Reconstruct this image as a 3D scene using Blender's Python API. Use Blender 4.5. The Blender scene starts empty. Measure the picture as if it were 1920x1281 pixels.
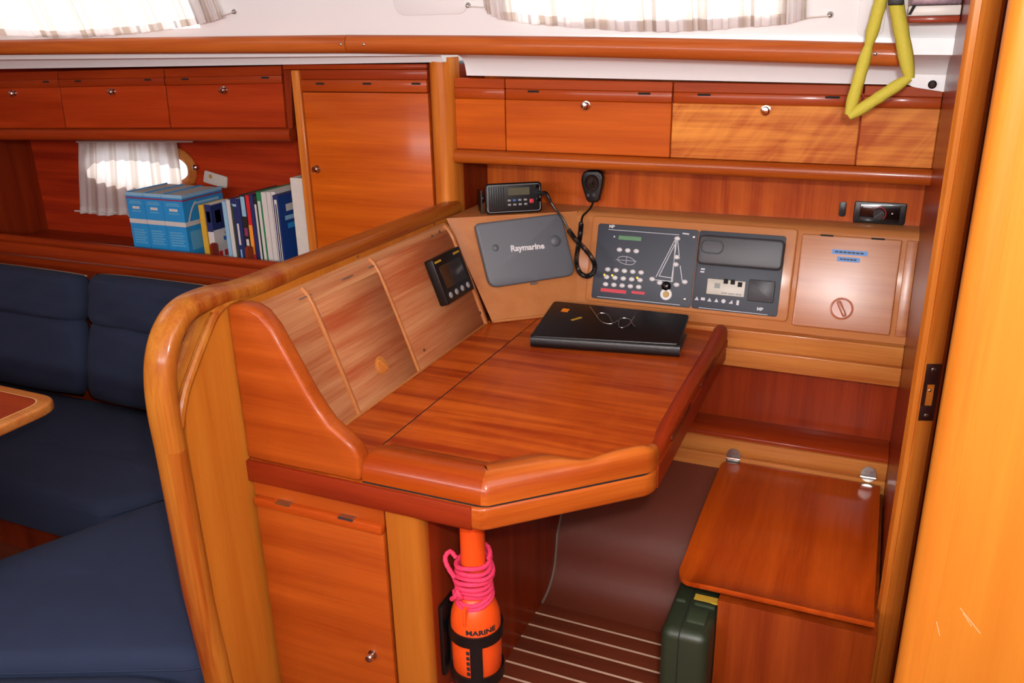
import bpy, bmesh, math, random
from mathutils import Vector, Matrix
random.seed(7)
S = bpy.context.scene
COL = S.collection
# ---------------------------------------------------------------- camera
FPX, CX, CY, IW = 1590.0, 960.0, 640.5, 1920.0
EYE = Vector((0.0, 0.0, 1.62))
RM = Matrix(((0.91845239, 0.11865352, -0.37731492), (0.39505593, -0.32195839, 0.86039154), (-0.01939122, -0.93928917, -0.34257823)))
cam = bpy.data.objects.new('camera', bpy.data.cameras.new('camera'))
COL.objects.link(cam)
cam.data.sensor_width = 36.0
cam.data.lens = FPX / IW * 36.0
cam.data.clip_start = 0.02
_r, _u, _b = RM @ Vector((1, 0, 0)), -(RM @ Vector((0, 1, 0))), -(RM @ Vector((0, 0, 1)))
cam.matrix_world = Matrix(((_r.x, _u.x, _b.x, EYE.x), (_r.y, _u.y, _b.y, EYE.y), (_r.z, _u.z, _b.z, EYE.z), (0, 0, 0, 1)))
S.camera = cam
# ---------------------------------------------------------------- world, lights, exposure
w = bpy.data.worlds.new('sky'); S.world = w; w.use_nodes = True
w.node_tree.nodes['Background'].inputs[0].default_value = (0.92, 0.96, 1.0, 1)
w.node_tree.nodes['Background'].inputs[1].default_value = 1.6
S.view_settings.view_transform = 'Standard'
S.view_settings.look = 'None'
S.view_settings.exposure = 0.0
S.view_settings.gamma = 1.0
S.view_settings.use_curve_mapping = False

def lamp(name, typ, loc, energy, color=(1, 1, 1), direction=None, **kw):
    d = bpy.data.lights.new(name, typ); d.energy = energy; d.color = color
    for k, v in kw.items(): setattr(d, k, v)
    o = bpy.data.objects.new(name, d); COL.objects.link(o); o.location = loc
    if direction is not None: o.rotation_euler = Vector(direction).to_track_quat('-Z', 'Y').to_euler()
    return o
# the photographer's flash, just above the lens
lamp('camera_flash', 'POINT', (0.06, 0.02, 1.75), 86, (1.0, 0.99, 0.98), shadow_soft_size=0.035)
# daylight falling through the companionway hatch over the camera
lamp('hatch_daylight', 'AREA', (0.35, 0.85, 1.97), 7, (0.95, 0.97, 1.0), (0, 0.15, -1), shape='RECTANGLE', size=0.8, size_y=0.8)
# daylight through the saloon's overhead hatch
lamp('saloon_hatch_daylight', 'AREA', (-2.4, 1.2, 1.97), 4, (0.95, 0.97, 1.0), (0, 0.1, -1), shape='RECTANGLE', size=0.6, size_y=0.6)
# daylight from the coachroof windows on the opposite side of the boat
lamp('opposite_window_daylight', 'AREA', (-0.9, -1.25, 1.77), 56, (0.98, 0.98, 1.0), (0, 1, -0.12), shape='RECTANGLE', size=3.0, size_y=0.24)
# low sun on the outside of the hull side, behind curtains
lamp('sun', 'SUN', (0, 6, 5), 4.0, (1.0, 0.95, 0.88), (0.15, -1.0, -0.75), angle=0.01)

# ---------------------------------------------------------------- unprojection of a photo pixel onto a plane of the room
def ray(px, py): return RM @ Vector((px - CX, py - CY, FPX))
def PX(px, py, x): r = ray(px, py); return EYE + r * ((x - EYE.x) / r.x)
def PY(px, py, y): r = ray(px, py); return EYE + r * ((y - EYE.y) / r.y)
def PZ(px, py, z): r = ray(px, py); return EYE + r * ((z - EYE.z) / r.z)

class Frame:
    """a flat working plane in the room: a to the right, b up, c out of the surface"""
    def __init__(s, o, u, v):
        s.o = Vector(o); s.u = Vector(u).normalized(); v = Vector(v)
        s.v = (v - s.u * v.dot(s.u)).normalized(); s.n = s.u.cross(s.v)
    def pt(s, a, b, c=0.0): return s.o + s.u * a + s.v * b + s.n * c
    def px(s, x, y, c=0.0):
        r = ray(x, y); o = s.o + s.n * c
        d = EYE + r * ((o - EYE).dot(s.n) / r.dot(s.n)) - s.o
        return d.dot(s.u), d.dot(s.v)
    def rot(s, a, b, ang):
        u = s.u * math.cos(ang) + s.v * math.sin(ang); v = s.v * math.cos(ang) - s.u * math.sin(ang)
        return Frame(s.pt(a, b), u, v)

# ---------------------------------------------------------------- materials
def lin(c): return tuple(((v / 255) / 12.92 if v / 255 <= 0.04045 else ((v / 255 + 0.055) / 1.055) ** 2.4) for v in c) + (1.0,)
def newmat(name):
    m = bpy.data.materials.new(name); m.use_nodes = True
    return m, m.node_tree.nodes, m.node_tree.links, m.node_tree.nodes['Principled BSDF']
def plain(name, rgb, rough=0.5, metal=0.0, coat=0.0, emit=0.0, noise=0.08, nscale=40, bump=0.0, trans=0.0):
    m, N, L, P = newmat(name)
    c = lin(rgb)
    if max(rgb) < 240 and not emit: c = tuple(v * 0.86 for v in c[:3]) + (1.0,)
    tc = N.new('ShaderNodeTexCoord'); nz = N.new('ShaderNodeTexNoise'); nz.inputs['Scale'].default_value = nscale; nz.inputs['Detail'].default_value = 4
    L.new(tc.outputs['Object'], nz.inputs['Vector'])
    mx = N.new('ShaderNodeMix'); mx.data_type = 'RGBA'
    mx.inputs['A'].default_value = tuple(v * (1 - noise) for v in c[:3]) + (1,); mx.inputs['B'].default_value = tuple(min(1, v * (1 + noise)) for v in c[:3]) + (1,)
    L.new(nz.outputs['Fac'], mx.inputs['Factor']); L.new(mx.outputs['Result'], P.inputs['Base Color'])
    P.inputs['Roughness'].default_value = rough; P.inputs['Metallic'].default_value = metal; P.inputs['Coat Weight'].default_value = coat
    P.inputs['Coat Roughness'].default_value = 0.12
    if bump:
        bp = N.new('ShaderNodeBump'); bp.inputs['Strength'].default_value = bump; bp.inputs['Distance'].default_value = 0.002
        L.new(nz.outputs['Fac'], bp.inputs['Height']); L.new(bp.outputs['Normal'], P.inputs['Normal'])
    if emit:
        P.inputs['Emission Color'].default_value = c; P.inputs['Emission Strength'].default_value = emit
    if trans: P.inputs['Transmission Weight'].default_value = trans
    return m
TINT = {'mahogany_lit': (1.37, 1.27, 0.45), 'solid_x': (1.08, 1.75, 3.6), 'solid_z': (1.1, 1.28, 1.45), 'rail_y': (0.7, 0.8, 0.75), 'rail_z': (0.7, 0.8, 0.75), 'rail_x': (0.8, 0.75, 0.6), 'apron_red': (0.65, 0.40, 0.5), 'mahogany_band': (1.1, 1.02, 0.55), 'post_light': (0.82, 0.9, 0.85), 'lacquered_bulkhead': (0.8, 0.5, 0.35), 'mahogany_dimmed': (0.88, 0.80, 0.7), 'mahogany_saloon_dimmed': (0.96, 0.5, 0.6), 'light_panel': (1.02, 1.2, 1.1), 'table_top': (1.04, 0.90, 0.75), 'fascia_y': (1.18, 1.55, 2.2), 'fascia_x': (1.1, 1.35, 1.7), 'fascia_moulded': (1.08, 1.3, 1.6),
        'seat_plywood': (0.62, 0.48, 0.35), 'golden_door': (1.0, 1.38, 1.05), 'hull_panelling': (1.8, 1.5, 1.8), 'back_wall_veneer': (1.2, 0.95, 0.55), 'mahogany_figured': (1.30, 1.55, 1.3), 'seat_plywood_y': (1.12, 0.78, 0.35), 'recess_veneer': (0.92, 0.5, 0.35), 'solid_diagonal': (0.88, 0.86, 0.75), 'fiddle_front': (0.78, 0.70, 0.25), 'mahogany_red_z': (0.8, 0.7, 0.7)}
def tone(c, k=0.80, tn=(1, 1, 1)):
    r, g, b, _ = lin(c); m = 0.3 * r + 0.5 * g + 0.2 * b
    return (min(k * r * tn[0], 0.95), k * g * 0.84 * tn[1], k * b * 0.55 * tn[2], 1.0)
def wood(name, dark, light, axis='x', rough=0.28, coat=0.35, figure=0.0, grain=1.0, contrast=1.0, rotz=0.0):
    m, N, L, P = newmat(name)
    tc = N.new('ShaderNodeTexCoord'); oi = N.new('ShaderNodeObjectInfo')
    ad = N.new('ShaderNodeVectorMath'); ad.operation = 'MULTIPLY_ADD'
    cb = N.new('ShaderNodeCombineXYZ')
    for i in range(3): L.new(oi.outputs['Random'], cb.inputs[i])
    ad.inputs[1].default_value = (7.3, 5.1, 9.7); L.new(cb.outputs[0], ad.inputs[0])
    rt = N.new('ShaderNodeMapping'); rt.inputs['Rotation'].default_value = (0, 0, math.radians(-rotz)); L.new(tc.outputs['Object'], rt.inputs['Vector']); L.new(rt.outputs[0], ad.inputs[2])
    def mapped(al, ac):
        mp = N.new('ShaderNodeMapping'); sc = [ac * grain] * 3; sc['xyz'.index(axis)] = al
        mp.inputs['Scale'].default_value = sc; L.new(ad.outputs[0], mp.inputs['Vector']); return mp
    m1 = mapped(0.55, 9.0)
    n1 = N.new('ShaderNodeTexNoise'); n1.inputs['Scale'].default_value = 2.2; n1.inputs['Detail'].default_value = 5; n1.inputs['Distortion'].default_value = 0.5
    L.new(m1.outputs[0], n1.inputs['Vector'])
    m2 = mapped(2.5, 90.0)
    n2 = N.new('ShaderNodeTexNoise'); n2.inputs['Scale'].default_value = 2.0; n2.inputs['Detail'].default_value = 3
    L.new(m2.outputs[0], n2.inputs['Vector'])
    rp = N.new('ShaderNodeValToRGB')
    lo, hi = 0.5 - 0.18 / contrast, 0.5 + 0.2 / contrast
    rp.color_ramp.elements[0].position = lo; rp.color_ramp.elements[1].position = hi
    rp.color_ramp.elements[0].color = tone(dark, tn=TINT.get(name, (1, 1, 1))); rp.color_ramp.elements[1].color = tone(light, tn=TINT.get(name, (1, 1, 1)))
    sm = N.new('ShaderNodeMath'); sm.operation = 'MULTIPLY_ADD'; sm.inputs[1].default_value = 0.32; 
    L.new(n2.outputs['Fac'], sm.inputs[0]); 
    off = N.new('ShaderNodeMath'); off.operation = 'SUBTRACT'; off.inputs[1].default_value = 0.16
    L.new(n1.outputs['Fac'], off.inputs[0]); L.new(off.outputs[0], sm.inputs[2])
    src = sm.outputs[0]
    if figure:
        m3 = mapped(20.0, 5.0); r3 = N.new('ShaderNodeMapping'); r3.inputs['Rotation'].default_value = (0, math.radians(-40), 0); L.new(ad.outputs[0], r3.inputs['Vector']); L.new(r3.outputs[0], m3.inputs['Vector']); n3 = N.new('ShaderNodeTexNoise'); n3.inputs['Scale'].default_value = 1.0; n3.inputs['Detail'].default_value = 2; n3.inputs['Distortion'].default_value = 1.2
        L.new(m3.outputs[0], n3.inputs['Vector'])
        f = N.new('ShaderNodeMath'); f.operation = 'MULTIPLY_ADD'; f.inputs[1].default_value = figure; L.new(n3.outputs['Fac'], f.inputs[0])
        o2 = N.new('ShaderNodeMath'); o2.operation = 'SUBTRACT'; o2.inputs[1].default_value = figure * 0.5; L.new(src, o2.inputs[0]); L.new(o2.outputs[0], f.inputs[2]); src = f.outputs[0]
    L.new(src, rp.inputs['Fac']); L.new(rp.outputs['Color'], P.inputs['Base Color'])
    P.inputs['Roughness'].default_value = rough + 0.2; P.inputs['Coat Weight'].default_value = coat * 0.6; P.inputs['Coat Roughness'].default_value = 0.15; P.inputs['Specular IOR Level'].default_value = 0.15
    bp = N.new('ShaderNodeBump'); bp.inputs['Strength'].default_value = 0.06; bp.inputs['Distance'].default_value = 0.001
    L.new(n2.outputs['Fac'], bp.inputs['Height']); L.new(bp.outputs['Normal'], P.inputs['Normal'])
    return m

M = {}
# mahogany-stained doors (grain along the boat) and the redder solid bands
M['door'] = wood('mahogany_lit', (162, 74, 24), (198, 106, 42), 'x', contrast=0.8)  # door wood brightened in colour to make up for light falloff on far lockers
M['door_dimmed'] = wood('mahogany_dimmed', (162, 74, 24), (198, 106, 42), 'x', contrast=0.8)  # same wood, colour dimmed where the near light is strong
M['door_sal_dimmed'] = wood('mahogany_saloon_dimmed', (162, 74, 24), (198, 106, 42), 'x', contrast=0.8)  # same wood, colour dimmed for the weaker light in the saloon
M['door_fig'] = wood('mahogany_figured', (166, 76, 30), (222, 142, 78), 'x', figure=0.5)
M['door_v'] = wood('mahogany_vertical', (160, 66, 22), (196, 98, 40), 'z', contrast=0.8)
M['band'] = wood('mahogany_band', (148, 58, 22), (182, 86, 38), 'x', contrast=0.8)
M['diag'] = wood('solid_diagonal', (164, 70, 24), (210, 118, 50), 'x', rough=0.24, coat=0.6, rotz=43)
M['fid_x'] = wood('fiddle_front', (164, 66, 22), (194, 96, 36), 'x', rough=0.24, coat=0.5)
M['rail_x'] = wood('rail_x', (180, 84, 28), (214, 122, 50), 'x', rough=0.24, coat=0.5)
M['rail_y'] = wood('rail_y', (172, 76, 26), (222, 138, 60), 'y', rough=0.24, coat=0.5)
M['rail_z'] = wood('rail_z', (176, 78, 26), (226, 146, 66), 'z', rough=0.24, coat=0.5)
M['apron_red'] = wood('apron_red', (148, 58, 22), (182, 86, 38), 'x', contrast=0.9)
M['post_light'] = wood('post_light', (184, 102, 36), (206, 128, 54), 'z', rough=0.3, coat=0.3, contrast=0.7)
M['red_x'] = wood('mahogany_red_x', (138, 44, 16), (172, 70, 26), 'x', contrast=0.8)
M['red_y'] = wood('mahogany_red_y', (138, 40, 14), (170, 62, 22), 'y', contrast=0.8)
M['red_z'] = wood('mahogany_red_z', (136, 46, 18), (170, 72, 28), 'z', contrast=0.8)
M['hull'] = wood('hull_panelling', (122, 36, 14), (160, 58, 22), 'x', rough=0.4, coat=0.15)
M['table'] = wood('table_top', (152, 54, 16), (210, 112, 42), 'x', rough=0.2, coat=0.6, figure=0.12, contrast=1.1)
M['solid_x'] = wood('solid_x', (180, 84, 28), (214, 122, 50), 'x', rough=0.24, coat=0.5)
M['solid_y'] = wood('solid_y', (178, 84, 28), (216, 126, 52), 'y', rough=0.24, coat=0.5)
M['solid_z'] = wood('solid_z', (184, 92, 30), (218, 134, 56), 'z', rough=0.24, coat=0.5)
M['light_z'] = wood('light_panel', (184, 102, 36), (206, 128, 54), 'z', rough=0.3, coat=0.3, contrast=0.7)
M['fascia_y'] = wood('fascia_y', (160, 74, 40), (200, 138, 96), 'y', rough=0.32, coat=0.3)
M['fascia_x'] = wood('fascia_x', (172, 96, 58), (194, 124, 80), 'x', rough=0.33, coat=0.0)
M['fascia_x'].node_tree.nodes['Principled BSDF'].inputs['Roughness'].default_value = 0.33; M['fascia_x'].node_tree.nodes['Principled BSDF'].inputs['Specular IOR Level'].default_value = 0.8
M['fascia_plain'] = wood('fascia_moulded', (186, 112, 66), (202, 132, 84), 'x', rough=0.3, coat=0.4, contrast=0.6)
M['back_v'] = wood('back_wall_veneer', (158, 72, 30), (200, 116, 60), 'z', figure=0.15)
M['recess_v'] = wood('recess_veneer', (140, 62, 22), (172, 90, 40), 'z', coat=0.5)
M['shell'] = wood('seat_plywood', (158, 70, 24), (192, 100, 42), 'z', rough=0.26, coat=0.5)
M['shell_y'] = wood('seat_plywood_y', (158, 70, 24), (196, 104, 44), 'y', rough=0.26, coat=0.5, contrast=0.8)
M['dark_wood'] = wood('dark_mahogany', (92, 30, 14), (124, 46, 22), 'z')  # its dark tone carries the shade on the settee base and galley wall
M['plank'] = wood('floor_plank', (92, 40, 28), (118, 56, 40), 'x', rough=0.45, coat=0.1)
M['grab'] = wood('grab_rail_wood', (176, 86, 34), (210, 120, 58), 'x', rough=0.3, coat=0.4)
M['bulkhead'] = wood('lacquered_bulkhead', (140, 56, 28), (168, 76, 42), 'z', rough=0.12, coat=0.3)
M['light_near'] = wood('golden_door', (186, 100, 38), (202, 118, 52), 'z', rough=0.4, coat=0.1, contrast=0.6)
M['strip'] = plain('floor_strip', (214, 178, 150), 0.5)
M['white'] = plain('white_gelcoat', (238, 240, 239), 0.35, noise=0.02, nscale=5)
M['white_plastic'] = plain('white_plastic', (225, 218, 208), 0.4)
M['chrome'] = plain('chrome', (225, 222, 218), 0.12, 1.0, noise=0.02)
M['steel'] = plain('brushed_steel', (190, 188, 184), 0.3, 1.0)
M['black'] = plain('black_plastic', (12, 12, 13), 0.38, bump=0.1, nscale=300)
M['black_gloss'] = plain('black_gloss', (12, 12, 14), 0.12, coat=0.3)
M['dark'] = plain('dark_slot', (16, 10, 8), 0.8)
M['leather'] = plain('black_leather', (13, 12, 13), 0.36, bump=0.25, nscale=220)
M['grey_cover'] = plain('grey_cover', (98, 102, 108), 0.5, bump=0.05, nscale=500)
M['panel_grey'] = plain('panel_grey', (54, 60, 71), 0.55, noise=0.03)
M['lid_grey'] = plain('lid_charcoal', (62, 62, 66), 0.45, bump=0.1, nscale=400)
M['button_white'] = plain('button_white', (232, 230, 230), 0.3)
M['line_white'] = plain('print_white', (214, 216, 220), 0.5)
M['print_dark'] = plain('print_dark', (36, 36, 40), 0.6)
M['red_label'] = plain('red_label', (214, 48, 66), 0.5)
M['lcd_green'] = plain('lcd_green', (56, 120, 52), 0.3)
M['lcd'] = plain('lcd_grey', (92, 92, 72), 0.25)
M['beige'] = plain('meter_beige', (206, 200, 184), 0.4)
M['amber'] = plain('amber_light', (250, 190, 60), 0.4, emit=1.2)
M['yellow_print'] = plain('yellow_print', (200, 160, 30), 0.5)
M['key_grey'] = plain('key_grey', (150, 150, 152), 0.4)
M['blue_key'] = plain('blue_key', (60, 110, 190), 0.4)
M['screen'] = plain('dark_screen', (34, 26, 20), 0.08, coat=0.6)
M['blue_tape'] = plain('blue_tape', (60, 130, 205), 0.45)
M['knob_orange'] = plain('moulded_knob', (206, 128, 56), 0.35, coat=0.2)
M['knob_brown'] = plain('moulded_knob_brown', (184, 100, 58), 0.35, coat=0.2)
M['yellow'] = plain('yellow_webbing', (204, 190, 62), 0.75, bump=0.5, nscale=240)
M['orange'] = plain('orange_plastic', (238, 82, 22), 0.35, coat=0.1)
M['pink'] = plain('pink_rope', (238, 52, 96), 0.7, bump=0.9, nscale=420)
M['green'] = plain('green_plastic', (40, 50, 32), 0.45, bump=0.1, nscale=200)
M['green_light'] = plain('green_plastic_rib', (54, 66, 46), 0.4)
M['vinyl'] = plain('brown_vinyl', (100, 38, 14), 0.6, bump=0.1, nscale=300)
M['caulk'] = plain('grey_caulk', (120, 104, 92), 0.6)
M['fabric'] = plain('navy_fabric', (18, 30, 56), 0.9, noise=0.16, nscale=7, bump=0.9)
M['fabric2'] = plain('slate_blue_fabric', (25, 38, 66), 0.9, noise=0.18, nscale=6, bump=0.9)
M['piping'] = plain('beige_piping', (150, 130, 110), 0.8)
M['inlay'] = plain('pale_inlay', (226, 172, 110), 0.4)
M['orange_sticker'] = plain('orange_sticker', (250, 140, 30), 0.5)
M['gold'] = plain('gold_print', (190, 150, 50), 0.4)
M['foil'] = plain('speckled_foil', (170, 150, 160), 0.3, 0.6, noise=0.6, nscale=160)
M['bronze'] = plain('brown_strike', (52, 24, 20), 0.35, coat=0.2)
def curtain_mat():
    m, N, L, P = newmat('curtain_cloth')
    tc = N.new('ShaderNodeTexCoord'); sp = N.new('ShaderNodeSeparateXYZ'); L.new(tc.outputs['UV'], sp.inputs[0])
    mt = N.new('ShaderNodeMath'); mt.operation = 'FRACT'; L.new(sp.outputs[0], mt.inputs[0])
    rp = N.new('ShaderNodeValToRGB'); rp.color_ramp.interpolation = 'LINEAR'
    e = rp.color_ramp.elements; e[0].position = 0.0; e[0].color = lin((246, 242, 240)); e[1].position = 0.58; e[1].color = lin((246, 242, 240))
    for p, c in ((0.62, (222, 210, 200)), (0.74, (224, 213, 203)), (0.77, (242, 236, 231)), (0.82, (241, 234, 229)), (0.85, (223, 212, 202)), (0.96, (222, 210, 200)), (1.0, (244, 240, 236))):
        k = e.new(p); k.color = lin(c)
    L.new(mt.outputs[0], rp.inputs[0])
    tr = N.new('ShaderNodeBsdfTranslucent'); df = N.new('ShaderNodeBsdfDiffuse'); mx = N.new('ShaderNodeMixShader'); mx.inputs[0].default_value = 0.55
    L.new(rp.outputs[0], tr.inputs[0]); L.new(rp.outputs[0], df.inputs[0]); L.new(df.outputs[0], mx.inputs[1]); L.new(tr.outputs[0], mx.inputs[2])
    L.new(mx.outputs[0], N['Material Output'].inputs[0]); return m
M['curtain'] = curtain_mat()
def glass_mat():
    m, N, L, P = newmat('window_glass')
    t = N.new('ShaderNodeBsdfTransparent'); t.inputs[0].default_value = (0.95, 0.97, 0.98, 1); g = N.new('ShaderNodeBsdfGlossy'); g.inputs[1].default_value = 0.02
    mx = N.new('ShaderNodeMixShader'); mx.inputs[0].default_value = 0.06; L.new(t.outputs[0], mx.inputs[1]); L.new(g.outputs[0], mx.inputs[2]); L.new(mx.outputs[0], N['Material Output'].inputs[0]); return m
M['glass'] = glass_mat()

# ---------------------------------------------------------------- object helpers
W = {}                                                    # world origin of each linked object
def link(name, bm, mat, parent=None, smooth=True, angle=35, origin=None):
    me = bpy.data.meshes.new(name)
    bmesh.ops.recalc_face_normals(bm, faces=bm.faces)
    if parent is not None: o0 = W[parent.name]
    elif origin is not None: o0 = Vector(origin)
    else:
        xs = [v.co for v in bm.verts]
        lo = Vector([min(c[i] for c in xs) for i in range(3)]); hi = Vector([max(c[i] for c in xs) for i in range(3)])
        o0 = Vector(((lo.x + hi.x) / 2, (lo.y + hi.y) / 2, lo.z))
    for v in bm.verts: v.co -= o0
    bm.to_mesh(me); bm.free()
    if smooth:
        me.polygons.foreach_set('use_smooth', [True] * len(me.polygons)); me.set_sharp_from_angle(angle=math.radians(angle))
    me.materials.append(M[mat] if isinstance(mat, str) else mat)
    ob = bpy.data.objects.new(name, me); COL.objects.link(ob)
    if parent is not None: ob.parent = parent
    else: ob.location = o0
    W[ob.name] = o0
    return ob
def thing(name, label, cat, loc, group=None):
    o = bpy.data.objects.new(name, None); COL.objects.link(o); o.location = loc; o.empty_display_size = 0.05
    o['label'] = label; o['category'] = cat
    if group: o['group'] = group
    W[o.name] = Vector(loc); return o
def tag(o, label, cat, group=None):
    o['label'] = label; o['category'] = cat
    if group: o['group'] = group
    return o
def structure(o, label=None):
    o['kind'] = 'structure'
    if label: o['label'] = label
    return o

def mesh(verts, faces):
    bm = bmesh.new(); vs = [bm.verts.new(v) for v in verts]
    for f in faces:
        try: bm.faces.new([vs[i] for i in f])
        except ValueError: pass
    return bm
def bev(bm, off, seg=2, ang=30):
    if off <= 0: return bm
    bmesh.ops.recalc_face_normals(bm, faces=bm.faces)
    es = [e for e in bm.edges if len(e.link_faces) == 2 and e.calc_face_angle(0) > math.radians(ang)]
    bmesh.ops.bevel(bm, geom=es, offset=off, segments=seg, profile=0.5, affect='EDGES', clamp_overlap=True)
    return bm
def box(x0, x1, y0, y1, z0, z1, b=0.0, seg=2):
    v = [(x, y, z) for x in (x0, x1) for y in (y0, y1) for z in (z0, z1)]
    return bev(mesh(v, [(0, 1, 3, 2), (4, 6, 7, 5), (0, 4, 5, 1), (2, 3, 7, 6), (0, 2, 6, 4), (1, 5, 7, 3)]), b, seg)
def loft(a, b):
    n = len(a); return mesh(list(a) + list(b), [tuple(range(n)), tuple(range(2 * n - 1, n - 1, -1))] + [(i, (i + 1) % n, n + (i + 1) % n, n + i) for i in range(n)])
def prism(poly, axis, a0, a1, b=0.0, seg=2):
    f = {'x': lambda p, a: (a, p[0], p[1]), 'y': lambda p, a: (p[0], a, p[1]), 'z': lambda p, a: (p[0], p[1], a)}[axis]
    return bev(loft([f(p, a0) for p in poly], [f(p, a1) for p in poly]), b, seg)
def rrect(a0, a1, b0, b1, r, n=4):
    r = min(r, abs(a1 - a0) / 2.001, abs(b1 - b0) / 2.001); out = []
    for cx, cy, s in ((a1 - r, b1 - r, 0), (a0 + r, b1 - r, 90), (a0 + r, b0 + r, 180), (a1 - r, b0 + r, 270)):
        for k in range(n + 1):
            t = math.radians(s + 90 * k / n); out.append((cx + r * math.cos(t), cy + r * math.sin(t)))
    return out
def roundpoly(pts, rs, n=5):
    """round the corners of a 2D polygon; rs: radius or one per corner"""
    out = []; k = len(pts)
    for i in range(k):
        r = rs if isinstance(rs, (int, float)) else rs[i]
        p, a, b = Vector(pts[i]), Vector(pts[i - 1]), Vector(pts[(i + 1) % k])
        if r <= 0: out.append(tuple(p)); continue
        d1, d2 = (a - p), (b - p); l1, l2 = d1.length, d2.length; d1.normalize(); d2.normalize()
        ang = math.acos(max(-1, min(1, d1.dot(d2)))); t = min(r / max(math.tan(ang / 2), 1e-6), l1 * 0.49, l2 * 0.49)
        q0, q1 = p + d1 * t, p + d2 * t
        for j in range(n + 1):
            s = j / n; out.append(tuple(q0 * (1 - s) ** 2 + p * 2 * s * (1 - s) + q1 * s * s))
    return out
def fpoly(fr, poly, c0, c1, b=0.0, seg=2):
    return bev(loft([fr.pt(p[0], p[1], c0) for p in poly], [fr.pt(p[0], p[1], c1) for p in poly]), b, seg)
def plate(fr, a0, a1, b0, b1, c0, c1, r=0.0, b=0.0, seg=2):
    poly = rrect(a0, a1, b0, b1, r) if r > 0 else [(a0, b0), (a1, b0), (a1, b1), (a0, b1)]
    return fpoly(fr, poly, c0, c1, b, seg)
def lathe(fr, a, b, prof, n=20, sa=1.0, sb=1.0):
    """prof: (radius, height along c)"""
    V, F = [], []
    for r, c in prof:
        for k in range(n):
            t = 2 * math.pi * k / n; V.append(fr.pt(a + r * sa * math.cos(t), b + r * sb * math.sin(t), c))
    for i in range(len(prof) - 1):
        for k in range(n): F.append((i * n + k, i * n + (k + 1) % n, (i + 1) * n + (k + 1) % n, (i + 1) * n + k))
    F.append(tuple(range(n))); F.append(tuple(range((len(prof) - 1) * n, len(prof) * n)))
    return mesh(V, F)
def sweep(path, prof, closed=False, up=None, cap=True, scale=None):
    """prof: list of (side, up) offsets; parallel transported along path"""
    P = [Vector(p) for p in path]; n = len(P); V, F = [], []
    T = []
    for i in range(n):
        if closed: t = P[(i + 1) % n] - P[i - 1]
        else: t = P[min(i + 1, n - 1)] - P[max(i - 1, 0)]
        T.append(t.normalized())
    u = Vector(up) if up is not None else (Vector((0, 0, 1)) if abs(T[0].z) < 0.9 else Vector((0, 1, 0)))
    m = len(prof)
    for i in range(n):
        if i > 0 and up is None:
            q = T[i - 1].rotation_difference(T[i]); u = q @ u
        uu = (u - T[i] * u.dot(T[i])).normalized(); s = T[i].cross(uu)
        k = 1.0 if scale is None else scale[i]
        for a, b in prof: V.append(P[i] + s * a * k + uu * b * k)
    for i in range(n if closed else n - 1):
        j = (i + 1) % n
        for k in range(m): F.append((i * m + k, i * m + (k + 1) % m, j * m + (k + 1) % m, j * m + k))
    if cap and not closed: F.append(tuple(range(m))); F.append(tuple(range((n - 1) * m, n * m)))
    return mesh(V, F)
def circ(r, n=10, ry=None): return [(r * math.cos(2 * math.pi * k / n), (ry or r) * math.sin(2 * math.pi * k / n)) for k in range(n)]
def sup(rx, ry, n=20, e=0.6):
    out = []
    for k in range(n):
        t = 2 * math.pi * k / n; c, s = math.cos(t), math.sin(t)
        out.append((rx * math.copysign(abs(c) ** e, c), ry * math.copysign(abs(s) ** e, s)))
    return out
def tube(path, r, n=10, closed=False, up=None, scale=None): return sweep(path, circ(r, n), closed, up, scale=scale)
def smooth_path(pts, n=8, closed=False):
    P = [Vector(p) for p in pts]; out = []; k = len(P)
    for i in range(k if closed else k - 1):
        if closed: a, b, c, d = P[i - 1], P[i], P[(i + 1) % k], P[(i + 2) % k]
        else: a, b, c, d = P[max(i - 1, 0)], P[i], P[i + 1], P[min(i + 2, k - 1)]
        for j in range(n):
            t = j / n
            out.append(0.5 * ((2 * b) + (c - a) * t + (2 * a - 5 * b + 4 * c - d) * t * t + (3 * b - a - 3 * c + d) * t ** 3))
    if not closed: out.append(P[-1])
    return out
def merge(*bms):
    r = bms[0]
    for b in bms[1:]:
        me = bpy.data.meshes.new('tmp'); b.to_mesh(me); b.free(); r.from_mesh(me); bpy.data.meshes.remove(me)
    return r
def text_bm(fr, a, b, c, s, size, depth=0.0006, align='CENTER', ang=0.0, sx=1.0, bold=0.0):
    cu = bpy.data.curves.new('lettering', 'FONT'); cu.body = s; cu.size = size; cu.extrude = depth; cu.align_x = align; cu.align_y = 'CENTER'; cu.resolution_u = 2; cu.offset = bold
    ob = bpy.data.objects.new('lettering', cu); COL.objects.link(ob)
    dg = bpy.context.evaluated_depsgraph_get(); me = bpy.data.meshes.new_from_object(ob.evaluated_get(dg))
    bm = bmesh.new(); bm.from_mesh(me)
    bpy.data.objects.remove(ob); bpy.data.curves.remove(cu); bpy.data.meshes.remove(me)
    ca, sa = math.cos(ang), math.sin(ang)
    for v in bm.verts:
        x, y, z = v.co.x * sx, v.co.y, v.co.z
        v.co = fr.pt(a + x * ca - y * sa, b + x * sa + y * ca, c + z)
    return bm
def dome(fr, a, b, r, h, c=0.0, n=16, sa=1.0, sb=1.0):
    return lathe(fr, a, b, [(r * math.cos(t), c + h * math.sin(t)) for t in [math.pi / 2 * k / 5 for k in range(5)]] + [(0.02 * r, c + h)], n, sa, sb)
def knob(fr, a, b, parent, r=0.011, name='knob', mat='chrome'):
    return link(name, lathe(fr, a, b, [(r * 1.15, 0.0), (r * 1.15, 0.003), (r * 0.55, 0.004), (r * 0.5, 0.010), (r, 0.013), (r, 0.018), (r * 0.75, 0.021), (r * 0.05, 0.022)], 18), mat, parent)
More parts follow.
